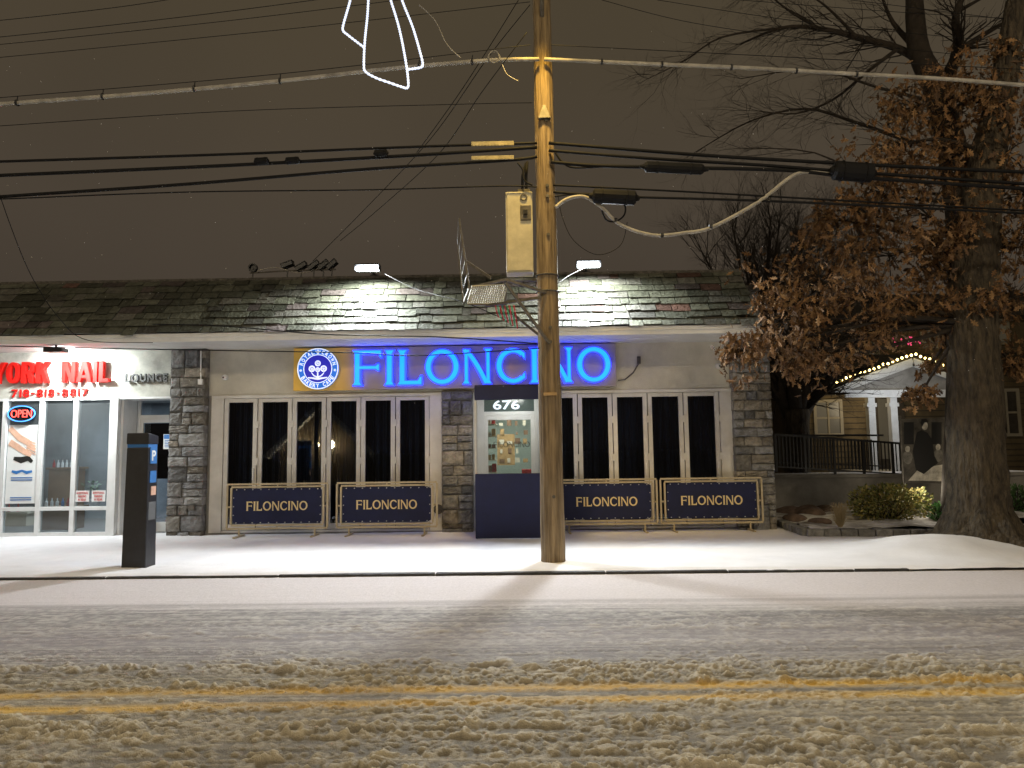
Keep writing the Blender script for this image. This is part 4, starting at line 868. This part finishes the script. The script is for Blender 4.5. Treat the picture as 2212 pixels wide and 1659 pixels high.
for i,(a,c) in enumerate(((485,815),(1553,790))):
    c_=P(a,c,YF-.06); o=empty('security_camera',c_,('left' if i==0 else 'right')+' white dome security camera on the cream wall','security camera')
    b=MB(); b.tube([(c_.x,YF,c_.z),(c_.x,YF-.04,c_.z)],.055,14); b.build('base','white',o,bevel=.004)
    b=MB(); b.tube([(c_.x,YF-.04,c_.z),(c_.x,YF-.07,c_.z),(c_.x,YF-.10,c_.z),(c_.x,YF-.115,c_.z)],[.05,.05,.035,.01],14); b.build('dome','white',o,smooth=True)
    b=MB(); b.tube([(c_.x,YF-.118,c_.z-.01),(c_.x,YF-.124,c_.z-.01)],.018,10); b.build('lens','black',o)
b=MB(); a=P(434,758,YF-.2); c_=P(434,825,YF-.2); b.tube([a,c_],.012,8); b.box(c_.x-.04,c_.x+.04,YF-.24,YF-.18,c_.z-.05,c_.z+.05); tag(b.build('conduit_pipe','white'),'white conduit with small box down the left stone pillar','conduit')
b=MB(); b.tube([P(1335,822,YF-.03),P(1350,820,YF-.03),P(1368,805,YF-.03),P(1380,785,YF-.03)],.012,8); c_=P(1380,778,YF-.03); b.box(c_.x-.03,c_.x+.03,YF-.06,YF-.002,c_.z-.07,c_.z+.07); tag(b.build('conduit_pipe','galv'),'grey curved conduit with box right of the sign','conduit')
b=MB(); c_=P(415,1097,YF-.22); b.box(c_.x-.055,c_.x+.055,YF-.26,YF-.2,c_.z-.05,c_.z+.05); b.box(c_.x-.045,c_.x+.045,YF-.268,YF-.2605,c_.z-.04,c_.z+.04); tag(b.build('outlet_box','galv',bevel=.004),'grey electrical outlet box low on the left stone pillar','outlet box')
b=MB(); c_=P(947,1100,YF-.05); b.ring(Fr((c_.x,YF-.045,c_.z)),0,0,.09,.09,.06,.06,0,.03); b.prism(Fr((c_.x,YF-.045,c_.z)),[(.06*math.cos(R(k*30)),.06*math.sin(R(k*30))) for k in range(12)],0,.01); tag(b.build('wall_vent','galv'),'round grey vent beside the middle pillar','vent')
# ---------------------------------------------------------------- trees
def grow(mb,p,d,Ln,r,depth,spread=.55,up=.15,tips=None,nseg=4):
    pts=[V(p)]; rs=[r]; dd=V(d).normalized()
    for i in range(nseg):
        dd=(dd+V((random.gauss(0,.16),random.gauss(0,.16),random.gauss(0,.13)+up*.25))).normalized()
        pts.append(pts[-1]+dd*Ln/nseg); rs.append(r*(1-.55*(i+1)/nseg))
    mb.tube(pts,rs,7 if r>.05 else (5 if r>.015 else 3),cap=False)
    if depth==0: return
    for k in range(random.choice((3,4)) if depth>1 else 3):
        j=random.randint(1,nseg); nd=(dd+V((random.gauss(0,spread),random.gauss(0,spread),random.gauss(0,spread*.8)+up))).normalized()
        grow(mb,pts[j],nd,Ln*random.uniform(.55,.8),rs[j]*random.uniform(.55,.8),depth-1,spread,up,tips,nseg)
YT=11.0
ok=empty('oak_tree',G(2118,1185,ZS),'large oak with thick trunk and clinging brown leaves at the right edge','tree')
tr=MB(); q=lambda a,c,Y=YT:P(a,c,Y)
tb_=[q(2118,1215),q(2115,1150),q(2112,1090),q(2108,980),q(2106,850),q(2100,700),q(2105,560),q(2118,440),q(2135,330),q(2160,220),q(2185,80),q(2210,-80)]
tr.tube([tb_[0]]+smoothpts(tb_[1:],6),[.75]+[float(v) for v in np.interp(np.linspace(0,1,61),[0,.03,.1,.3,.5,.65,.8,1],[.60,.50,.42,.36,.33,.27,.20,.14])],30,wob=.07)
for k in range(9):
    a=k*.7; c0=q(2115,1130); d=V((math.cos(a),math.sin(a),0)); tr.tube([c0+d*.25+V((0,0,.15)),c0+d*.52-V((0,0,.22)),c0+d*.9-V((0,0,.36)),c0+d*1.15-V((0,0,.48))],[.20,.15,.09,.03],8)
tr.build('trunk','bark',ok,smooth=True)
cl=[(2050,240,11,.62),(1960,235,11.3,.5),(2140,215,10.8,.55),(1925,320,10.9,.52),(2050,345,11.3,.6),(2180,330,10.8,.5),(1905,420,11,.5),(2000,460,10.7,.6),(1840,455,11.2,.35),(1800,540,11.3,.5),(1920,555,10.9,.6),(2025,590,11.2,.55),(1745,610,11.2,.5),(1860,645,10.7,.55),(1970,680,11.1,.5),(1700,690,11.0,.5),(1645,735,11.1,.42),(1590,762,11.2,.28),(1770,725,10.8,.45),(1725,770,11.0,.27),(1800,780,11.2,.22),(1880,730,11.0,.35),(1990,850,11.3,.20),(2200,520,10.8,.45),(2195,640,10.9,.4),(2190,790,11,.3),(2220,420,10.8,.5),(2170,120,11,.3),(1780,470,11.6,.25),(2130,640,10.5,.2),(2060,480,10.4,.35),(2035,715,11.3,.28),(2010,790,11.3,.14)]
limbs=MB()
def att(z):
    return min(tb_[5:],key=lambda p:abs(p.z-z))
for (a,c,Y,r) in cl:
    t=q(a,c,Y); s_=att(t.z-.35*abs(t.x-q(2105,600).x)); mid=s_.lerp(t,.5)+V((0,random.uniform(-.2,.2),random.uniform(.0,.25)))
    limbs.tube(smoothpts([s_,mid,t],5),[float(v) for v in np.linspace(.05,.012,11)],6)
    for k in range(int(8+r*16)):
        d=V((random.gauss(-.2,1),random.gauss(0,1),random.gauss(-.1,.8))).normalized(); e=t+d*r*random.uniform(.5,1.3); limbs.tube([t.lerp(mid,random.uniform(0,.3)),t.lerp(e,.5)+V((0,0,.04)),e],[.011,.006,.003],3,cap=False)
limbs.build('branches','barkdark',ok,smooth=True)
lf=MB()
shape=[(0,0,),(.12,.08),(.30,.06),(.36,.26),(.50,.09),(.64,.30),(.74,.09),(.88,.13),(1,0)]
def leaf(mb,c,s,col):
    d=V((random.gauss(0,.7),random.gauss(0,.7),random.gauss(-.8,.6))).normalized(); w_=d.cross(V((random.gauss(0,1),random.gauss(0,1),random.gauss(0,1)))).normalized(); n_=d.cross(w_); cv=random.uniform(-.3,.4)
    pts=[c+d*s*x+w_*s*y+n_*s*(.35*y+cv*x*x) for x,y in shape]; pts2=[c+d*s*x-w_*s*y*.9+n_*s*(.35*y+cv*x*x) for x,y in shape]
    mb.quad(pts,col); mb.quad(pts2[::-1],col)
for (a,c,Y,r) in cl:
    t=q(a,c,Y); n_=int(85+720*r*r+170*r)
    subs=[t+V((random.gauss(0,.55),random.gauss(0,.55),random.gauss(0,.5)))*r for _ in range(11)]
    for k in range(n_):
        s0=random.choice(subs); c_=s0+V((random.gauss(0,.27),random.gauss(0,.27),random.gauss(0,.27)))*r
        g=random.uniform(.5,1.3); hue=random.random(); base=(.22,.115,.045) if hue<.55 else ((.30,.175,.075) if hue<.8 else (.12,.068,.034))
        leaf(lf,c_,random.uniform(.09,.17),tuple(v*g for v in base))
lf.build('crown','leafbrown',ok)
YB=13.0; q=lambda a,c,Y=YB:P(a,c,Y)
bt=empty('bare_tree',(q(2010,200,13.5).x,13.5,ZS),'tall bare tree with dark spreading limbs high at the upper right','tree')
tr=MB(); base=q(2075,1120); tr.tube(smoothpts([base,q(2085,700),q(2070,400),q(2025,200),q(1985,110),q(1975,0),q(1965,-150)],4),[float(v) for v in np.linspace(.32,.12,25)],12,wob=.04)
tr.build('trunk','barkdark',bt,smooth=True)
cr=MB()
L2=[([(2025,200),(2070,110),(2065,30),(2110,-60)],.14),([(2000,140),(1940,105),(1850,80),(1770,62),(1690,60),(1600,95)],.085),([(1985,110),(1930,50),(1900,-20)],.07),([(1940,105),(1880,150),(1800,215),(1720,245),(1640,240)],.04),([(2050,330),(1950,300),(1850,265),(1740,235),(1620,262),(1500,330)],.045),([(2070,110),(2150,60),(2230,20)],.07),([(1770,62),(1700,20),(1640,-30)],.035),([(2020,220),(1900,190),(1760,150),(1600,170)],.035),([(1850,80),(1780,10),(1700,-40)],.035),([(2060,30),(2150,-20)],.05),([(2030,420),(1900,400),(1760,330),(1600,320)],.03),([(1690,60),(1560,80),(1480,130),(1400,170)],.025)]
for pp,r in L2:
    pts=smoothpts([P(a,c,YB+random.uniform(-.5,.5) if i else YB) for i,(a,c) in enumerate(pp)],4); k=len(pts); rs=[r*(1-.8*i/(k-1)) for i in range(k)]; cr.tube(pts,rs,7)
    for i in range(3,k):
        for _ in range(2):
            d=(pts[i]-pts[i-1]).normalized()+V((random.gauss(-.25,.45),random.gauss(0,.5),random.gauss(-.05,.55))); grow(cr,pts[i],d,random.uniform(.4,1.0),max(.006,rs[i]*.25),2,.5,.02,None,4)
cr.build('crown','barkdark',bt,smooth=True)
sb=G(1725,1082,.25); YS=sb.y
smt=empty('small_tree',sb,'small dark vase shaped bare tree between the building corner and the railing','tree')
tr=MB(); q=lambda a,c,dy=0:P(a,c,YS+dy)
tr.tube(smoothpts([q(1726,1092),q(1724,1060),q(1722,1000),q(1720,930),q(1718,885)],4),[float(v) for v in np.interp(np.linspace(0,1,17),[0,.15,.5,1],[.46,.36,.31,.33])],16,wob=.06); tr.build('trunk','bark',smt,smooth=True)
cr=MB()
for pp,r in (([(1712,915),(1690,860),(1672,780),(1655,700),(1640,620)],.19),([(1720,910),(1715,800),(1720,700),(1700,600)],.20),([(1724,920),(1750,870),(1790,820),(1820,760)],.19),([(1718,930),(1700,850),(1690,740),(1680,640)],.12),([(1725,900),(1745,800),(1760,700),(1770,600)],.15)):
    pts=smoothpts([P(a,c,YS+(random.uniform(-.6,.6) if i_ else 0)) for i_,(a,c) in enumerate(pp)],3); k=len(pts); rs=[r*(1-.7*i/(k-1)) for i in range(k)]; cr.tube(pts,rs,7)
    for i in range(2,k):
        for _ in range(3):
            d=(pts[i]-pts[i-1]).normalized()+V((random.gauss(0,.6),random.gauss(0,.6),random.gauss(.1,.3))); grow(cr,pts[i],d,random.uniform(.8,1.5),max(.015,rs[i]*.3),3,.5,.1,None,3)
cr.build('crown','barkdark',smt,smooth=True)
bh=empty('background_tree',(P(1600,560,24).x,24,0),'dense twiggy bare tree rising behind the roof near the corner','tree')
cr=MB(); tr=MB(); base=P(1640,1000,24); tr.tube([base,P(1640,700,24)],[.3,.2],10); tr.build('trunk','barkdark',bh)
for k in range(13):
    a=random.uniform(1480,1860); s_=P(1640+(a-1640)*.35,690,24); e=P(a,random.uniform(450,560),24+random.uniform(-1,1)); pts=smoothpts([s_,s_.lerp(e,.5),e],4); cr.tube(pts,[float(v) for v in np.linspace(.08,.02,len(pts))],5)
    for i in range(1,len(pts)):
        for _ in range(2):
            d=(pts[i]-pts[i-1]).normalized()+V((random.gauss(0,.6),random.gauss(0,.6),random.gauss(.2,.3))); grow(cr,pts[i],d,random.uniform(.9,1.7),.017,3,.45,.1,None,3)
cr.build('crown','barkdark',bh)
# ---------------------------------------------------------------- garden
def block(mb,c,sx,sy,sz,rot,col):
    ca,sa=math.cos(rot),math.sin(rot); pts=[]
    for dz in (0,1):
        for dx,dy in ((-1,-1),(1,-1),(1,1),(-1,1)):
            x=dx*sx/2+random.uniform(-.012,.012); y=dy*sy/2+random.uniform(-.012,.012); pts.append((c.x+x*ca-y*sa,c.y+x*sa+y*ca,c.z+dz*sz+random.uniform(-.008,.008)))
    mb.hexa(pts,col)
bor=MB(); path=[G(1676,1132,ZS),G(1742,1158,ZS),G(2040,1160,ZS)]
for i in range(2):
    a,c=path[i],path[i+1]; Ls=(c-a).length; n_=int(Ls/.24); rot=math.atan2(c.y-a.y,c.x-a.x)
    for j in range(n_):
        p=a.lerp(c,(j+.5)/n_); gq=random.uniform(.16,.34); block(bor,V((p.x,p.y,.10)),Ls/n_-.012,.16,.15,rot,(gq,gq*.98,gq*.93))
tag(bor.build('stone_edging','stone',bevel=.012),'low granite block edging around the snowy garden bed','edging')
a,c,d=path; xs=np.arange(a.x,d.x+1.5,.06); ysv=np.arange(c.y+.05,YF+.75,.06); XX,YY=np.meshgrid(xs,ysv)
ylim=np.interp(XX,[a.x,c.x,d.x,d.x+2],[a.y,c.y,d.y,d.y])
hs=np.where(YY>ylim+.05,.20+.07*vn(XX*2,YY*2,3)+.03*vn(XX*7,YY*7,4),.05); tag(gridmesh('garden_bed',xs,ysv,hs,'gardensnow'),kind='structure')
def bush(name,px,py0,py1,wpx,Y,label,cols,n,ls):
    c_=P(px,(py0+py1)/2,Y); hh_=(Z(px,py0,Y)-Z(px,py1,Y))/2; ww=(P(px+wpx,py1,Y).x-P(px-wpx,py1,Y).x)/2
    o=empty(name,(c_.x,Y,c_.z-hh_),label,'bush'); b=MB(); s_=MB()
    for k in range(60):
        a=random.uniform(0,6.28); e=c_+V((math.cos(a)*ww*random.uniform(.3,1),math.sin(a)*ww*.6,hh_*random.uniform(-.3,1))); s_.tube([V((c_.x,Y,c_.z-hh_)),e],[.012,.004],4,cap=False)
    s_.build('stem','barkdark',o)
    for k in range(n):
        while True:
            v=V((random.uniform(-1,1),random.uniform(-1,1),random.uniform(-1,1)))
            if .25<v.length<1+.15*math.sin(v.x*9)+.1*math.sin(v.z*11+v.y*5): break
        p=c_+V((v.x*ww,v.y*ww*.7,v.z*hh_)); d=(v+V((random.gauss(0,.5),random.gauss(0,.5),random.gauss(.2,.5)))).normalized()*ls*random.uniform(.7,1.3); w_=d.cross(V((random.random(),random.random(),random.random()))).normalized()*ls*.28; g_=random.uniform(.6,1.4); cc=random.choice(cols)
        b.quad([p,p+d*.5+w_,p+d,p+d*.5-w_],tuple(x*g_ for x in cc))
    b.build('foliage','leafgreen',o); return o
bush('leafy_bush',1915,1048,1135,85,13.6,'yellow green leafy bush in the garden bed below the ramp',[(.22,.22,.07),(.30,.25,.08),(.12,.14,.04)],3200,.07)
bush('leafy_bush',2035,1085,1140,28,13.2,'small dark green bush at the foot of the oak trunk',[(.05,.16,.04),(.08,.18,.05)],700,.06)
bush('leafy_bush',2195,1050,1120,30,14.5,'low green hedge at the far right edge behind the oak',[(.05,.11,.03)],700,.07)
b=MB(); c_=G(1815,1138,.25)
for k in range(160):
    a=random.uniform(0,6.28); r=random.uniform(.05,.24); h=random.uniform(.15,.42); p0=c_+V((math.cos(a)*.03,math.sin(a)*.03,0)); p1=c_+V((math.cos(a)*r*.6,math.sin(a)*r*.6,h)); p2=c_+V((math.cos(a)*r*1.1,math.sin(a)*r*1.1,h*.85)); b.tube([p0,p1,p2],[.004,.003,.001],3,cap=False)
tag(b.build('grass_tuft','straw'),'dry straw coloured grass tuft in the snowy bed','grass')
for i,(a,c,s_) in enumerate(((1700,1110,.26),(1745,1112,.30),(1790,1108,.25),(1722,1122,.18),(1775,1128,.16))):
    c_=G(a,c,.25); bm=bmesh.new(); bmesh.ops.create_icosphere(bm,subdivisions=3,radius=s_)
    for v in bm.verts:
        nz_=random.uniform(-.02,.02); v.co=V((v.co.x*1.3,v.co.y,v.co.z*.55))*(1+nz_+.16*math.sin(v.co.x*11+i)+.1*math.sin(v.co.y*17))
    me=bpy.data.meshes.new('rock'); bm.to_mesh(me); bm.free(); me.materials.append(M['rock']); o=bpy.data.objects.new('garden_rock',me); C.objects.link(o); o.location=c_; tag(o,'brown garden rock between the small tree and the granite edging','rock','garden rocks by the building corner')
# ---------------------------------------------------------------- ramp, railing, banner
YR=16.2
b=MB(); b.box(X(1672,1030,YR),X(2300,1030,YR),YR,YR+.25,.1,Z(1800,1032,YR)); b.box(X(1672,1030,YR),X(2300,1030,YR),YR-.05,YR+.3,Z(1800,1032,YR),Z(1800,1025,YR)); tag(b.build('ramp_wall','concrete',bevel=.01),'low pale concrete ramp wall behind the garden bed','wall')
b=MB(); b.box(X(1672,1030,YR),X(2300,1030,YR),YR+.3,YR+1.8,.2,Z(1800,1027,YR)); tag(b.build('snowy_ramp','snow'),kind='structure')
rl=empty('ramp_railing',(X(1800,1000,YR),YR,Z(1800,1025,YR)),'black iron railing along the ramp beside the house','railing')
x0,x1=X(1680,1000,YR),X(1950,1000,YR); n_=34
def rz(t): return Z(1680,1020,YR)*(1-t)+t*(Z(1950,1030,YR))
ht_=.85
for f_ in (((x0,YR+.1,rz(0)+ht_),(x1,YR+.1,rz(1)+ht_-.1),.045),((x0,YR+.1,rz(0)+.12),(x1,YR+.1,rz(1)+.06),.03),((x0,YR+1.4,rz(0)+ht_),(x1+.3,YR+1.4,rz(1)+ht_+.1),.045),((x0,YR+1.4,rz(0)+.2),(x1+.3,YR+1.4,rz(1)+.2),.03)):
    f=MB(); f.bar(f_[0],f_[1],f_[2],f_[2]); f.build('rail','black',rl)
for i in range(n_+1):
    t=i/n_; xx=x0+(x1-x0)*t; b=MB()
    r_=.010 if i%8 else .024; b.bar((xx,YR+.1,rz(t)+(0 if i%8==0 else .12)),(xx,YR+.1,rz(t)+ht_-.1*t),r_*2,r_*2); b.build('baluster' if i%8 else 'post','black',rl)
for i in range(n_+1):
    b=MB(); t=i/n_; xx=x0+(x1-x0)*t; b.bar((xx,YR+1.4,rz(t)+.1),(xx,YR+1.4,rz(t)+ht_),.02,.02); b.build('baluster','black',rl)
YBN=14.6
bn=empty('photo_banner',(X(2000,980,YBN),YBN,Z(2000,1045,YBN)),'large monochrome photo banner of a suited figure at a table behind the oak trunk','banner')
q2=lambda a,c:(X(a,c,YBN),Z(a,c,YBN)); fr=Fr((0,YBN,0))
b=MB(); b.prism(fr,[q2(1944,905),q2(1950,1042),q2(2075,1046),q2(2078,900)],-.02,0); b.build('print','photo',bn)
def blob(mb,cx,cy,rx,ry,c0,n=14,wob=.12):
    mb.prism(fr,[q2(cx+rx*math.cos(i*2*math.pi/n)*(1+random.uniform(-wob,wob)),cy+ry*math.sin(i*2*math.pi/n)*(1+random.uniform(-wob,wob))) for i in range(n)],c0-.001,c0+.0015)
for i in range(4):
    b=MB(); x_=1952+i*30; b.prism(fr,[q2(x_,912),q2(x_,960),q2(x_+22,960),q2(x_+22,912)],.0003,.0012); b.build('print_panel','photodark' if i!=1 else 'photo',bn)
b=MB(); b.prism(fr,[q2(1962,1038),q2(1985,1012),q2(2058,1000),q2(2070,1016),q2(2066,1040)],.0015,.003); b.build('print_table','photolight',bn)
for (x_,y_) in ((2026,966),(2046,958),(1960,970)):
    b=MB(); blob(b,x_,y_+18,11,14,.005); b.build('print_figure','photomid',bn); b=MB(); blob(b,x_,y_,5,7,.008,12,.05); b.build('print_head','photolight',bn)
b=MB(); b.prism(fr,[q2(1980,934),q2(1990,929),q2(2003,935),q2(2013,950),q2(2018,985),q2(2026,1000),q2(2012,1010),q2(1995,1024),q2(1978,1015),q2(1971,975)],.009,.0105); b.build('print_figure','photodark',bn)
b=MB(); blob(b,1997,920,6.5,9,.011,12,.04); b.build('print_head','photolight',bn)
b=MB(); b.prism(fr,[q2(1988,914),q2(1990,906),q2(2000,905),q2(2005,911),q2(1996,913),q2(1991,922)],.014,.0155); b.build('print_hair','photodark',bn)
for a,c in ((1944,1952),(2080,2080)):
    b=MB(); b.tube([P(a,898,YBN),P(c,1060,YBN)],.025,8); b.build('post','galv',bn)
# ---------------------------------------------------------------- background house
YH=21.5
hs_=empty('background_house',(X(2000,900,YH),YH,0),'dark two storey house with ochre walls and gabled white porch behind the trees','house')
hx=lambda a,c=880,Y=YH:X(a,c,Y); hz=lambda a,c,Y=YH:Z(a,c,Y)
b=MB(); b.box(hx(1735),hx(2600),YH,YH+8,.1,hz(1900,800)); b.build('wall','hwall',hs_)
b=MB(); b.box(hx(1850),hx(2600),YH+.3,YH+8,hz(1900,797),hz(1900,690)); b.build('upper_wall','hwall',hs_)
b=MB(); b.hexa([(hx(1700),YH-.8,hz(1900,800)),(hx(2600),YH-.8,hz(1900,800)),(hx(2600),YH+.3,hz(1900,800)),(hx(1700),YH+.3,hz(1900,800)),(hx(1760),YH+.1,hz(1900,765)),(hx(2600),YH+.1,hz(1900,765)),(hx(2600),YH+.29,hz(1900,765)),(hx(1760),YH+.29,hz(1900,765))])
b.hexa([(hx(1830),YH-.4,hz(1900,690)),(hx(2600),YH-.4,hz(1900,690)),(hx(2600),YH+8,hz(1900,690)),(hx(1830),YH+8,hz(1900,690)),(hx(1930),YH+2.5,hz(1900,600)),(hx(2600),YH+2.5,hz(1900,600)),(hx(2600),YH+5,hz(1900,600)),(hx(1930),YH+5,hz(1900,600))]); b.build('roof','hdark',hs_)
for (a0,a1,c0,c1,m_) in ((1762,1812,868,935,'hwin'),(2080,2120,850,940,'hwin'),(2150,2195,850,940,'hdark'),(1880,1910,715,760,'hdark'),(2015,2055,702,745,'hwin'),(2160,2200,690,740,'hwin')):
    f=MB(); x0,x1,z0,z1=hx(a0),hx(a1),hz(1900,c1),hz(1900,c0); t=.09; yy=YH+(.3 if c1<800 else 0)
    for bb in ((x0-t,x0,z0-t,z1+t),(x1,x1+t,z0-t,z1+t),(x0,x1,z1,z1+t),(x0,x1,z0-t,z0),((x0+x1)/2-.025,(x0+x1)/2+.025,z0,z1)): f.box(bb[0],bb[1],yy-.06,yy-.002,bb[2],bb[3])
    f.box(x0,x1,yy-.05,yy-.01,(z0+z1)/2-.03,(z0+z1)/2+.03)
    fo=f.build('window','wintrim',hs_); g_=MB(); g_.box(x0,x1,yy-.03,yy-.003,z0,z1); g_.build('pane',m_,fo)
b=MB()
for i in range(26): b.box(hx(1735),hx(2600),YH-.02,YH-.001,.4+i*.17,.42+i*.17)
b.build('siding_line','hdark',hs_)
YPH=19.4; q3=lambda a,c:P(a,c,YPH)
pf=MB(); ap=q3(1970,778); le=q3(1800,840); re=q3(2140,838)
for (s_,e) in ((le,ap),(ap,re)):
    d=V((0,2.0,0)); th=V((0,0,.12)); pf.hexa([s_,e,e+d,s_+d,s_+th,e+th,e+d+th,s_+d+th])
pf.build('porch_roof','hdark',hs_)
b=MB()
for (s_,e) in ((le,ap),(ap,re)):
    o_=V((0,-.04,-.06)); b.bar(s_+o_,e+o_,.06,.22)
b.bar(V((le.x+.3,YPH,le.z-.14)),V((re.x-.3,YPH,re.z-.14)),.10,.20); b.build('porch_gable','htrim',hs_)
b=MB(); b.prism(Fr((0,YPH+.1,0)),[(le.x+.3,le.z-.05),(re.x-.3,re.z-.05),(ap.x,ap.z-.1)],-.03,0); b.build('gable_panel','concrete',hs_)
for a in (1884,1932,2075):
    b=MB(); p=q3(a,850); b.box(p.x-.09,p.x+.09,YPH+.06,YPH+.24,.3,le.z-.2); b.box(p.x-.13,p.x+.13,YPH+.04,YPH+.26,le.z-.5,le.z-.4); b.build('porch_column','htrim',hs_)
b=MB(); b.box(hx(1880),hx(1950),YH-.08,YH-.02,.3,hz(1900,850)); b.build('door','hdark',hs_); b=MB(); b.box(hx(1893),hx(1925),YH-.1,YH-.085,1.2,hz(1900,862)); b.build('door_glass','hwin',hs_)
b=MB(); b.box(q3(1850,900).x,q3(2120,900).x,YPH,YH-.1,.2,.9); b.build('porch_floor','concrete',hs_)
sl_=empty('string_lights',(ap.x,YPH,ap.z),'warm white string lights outlining the porch gable','string lights')
for (s_,e) in ((le,ap),(ap,re)):
    b=MB(); b.tube([s_+V((0,-.1,.14)),e+V((0,-.1,.14))],.008,4); b.build('cord','black',sl_)
    for i in range(17):
        p=s_.lerp(e,(i+.5)/17)+V((0,-.1,.16+random.uniform(-.02,.02))); b=MB(); b.tube([p-V((0,0,.035)),p-V((0,0,.015)),p+V((0,0,.015)),p+V((0,0,.035))],[.012,.034,.034,.012],6); b.build('bulb','bulb',sl_)
pk=empty('pink_string_lights',P(1955,735,17),'tangle of pink fairy lights in the shrub by the upper house wall','string lights')
for i in range(30):
    p=P(random.uniform(1925,1990),random.uniform(728,746),17+random.uniform(-.3,.3)); b=MB(); b.tube([p-V((0,0,.02)),p,p+V((0,0,.02))],[.007,.02,.007],5); b.build('bulb','pinkbulb',pk)
b=MB(); b.tube([P(1922,735,17),P(1950,745,17),P(1970,730,17),P(1992,740,17)],.006,4); b.build('cord','black',pk)
light('POINT',P(1900,870,20.4),45,(1,.80,.5),.4,name='porch_light'); light('POINT',P(1790,850,20.6),14,(1,.72,.3),.3,name='side_lamp'); light('POINT',P(2000,1060,13.4),30,(1,.88,.7),.3,name='banner_fill')  # banner light is added fill without a fixture, brightens the print
light('POINT',P(2090,740,20.6),14,(1,.72,.3),.4,name='upper_lamp'); light('POINT',P(1960,860,18.2),44,(.9,.95,1),.3,name='gable_fill')  # gable light is added in front of the porch to lift the white gable
# ---------------------------------------------------------------- house across the street (reflected in the cafe windows)
YM=-9.0; D_=2*13.33-YM
hr=empty('opposite_house',(P(690,960,D_).x,YM,0),'shingled gabled house with three porch lanterns across the street','house')
q4=lambda a,c:V((P(a,c,D_).x,YM,P(a,c,D_).z))
A1,B1=q4(600,1060),q4(790,1060); ap4=q4(695,880); zl=q4(600,975).z
b=MB(); b.prism(Fr((0,YM,0)),[(A1.x,0),(B1.x,0),(B1.x,zl),(ap4.x,ap4.z),(A1.x,zl)],-.0,.2)
b.build('wall','hwall',hr)
b=MB()
for s_,e in ((V((A1.x-.5,YM+.3,zl-.3)),V((ap4.x,YM+.3,ap4.z+.1))),(V((ap4.x,YM+.3,ap4.z+.1)),V((B1.x+.5,YM+.3,zl-.3)))): b.bar(s_,e,.5,.22)
b.build('roof','htrim',hr)
for a in (655,690,722):
    c_=q4(a,960); b=MB(); b.tube([c_+V((0,.45,-.18)),c_+V((0,.45,-.1)),c_+V((0,.45,.1)),c_+V((0,.45,.18))],[.04,.12,.12,.04],8); b.build('lantern','lantern',hr)
# ---------------------------------------------------------------- falling snow
b=MB()
for i in range(420):
    Yf=random.uniform(4.5,12); p=V((random.uniform(-.85,.85)*Yf,Yf,random.uniform(2.2,1.65+.62*Yf))); s_=random.uniform(.002,.0045)
    n0=len(b.v); b.v+= [tuple(p+V(v)*s_) for v in ((1,0,0),(-1,0,0),(0,1,0),(0,-1,0),(0,0,1.3),(0,0,-1.3))]
    for f in ((0,2,4),(2,1,4),(1,3,4),(3,0,4),(2,0,5),(1,2,5),(3,1,5),(0,3,5)): b.face([n0+k for k in f])
o=b.build('falling_snow','flake'); tag(o,'sparse falling snowflakes in the lamp light over the street','snow',None,'stuff')
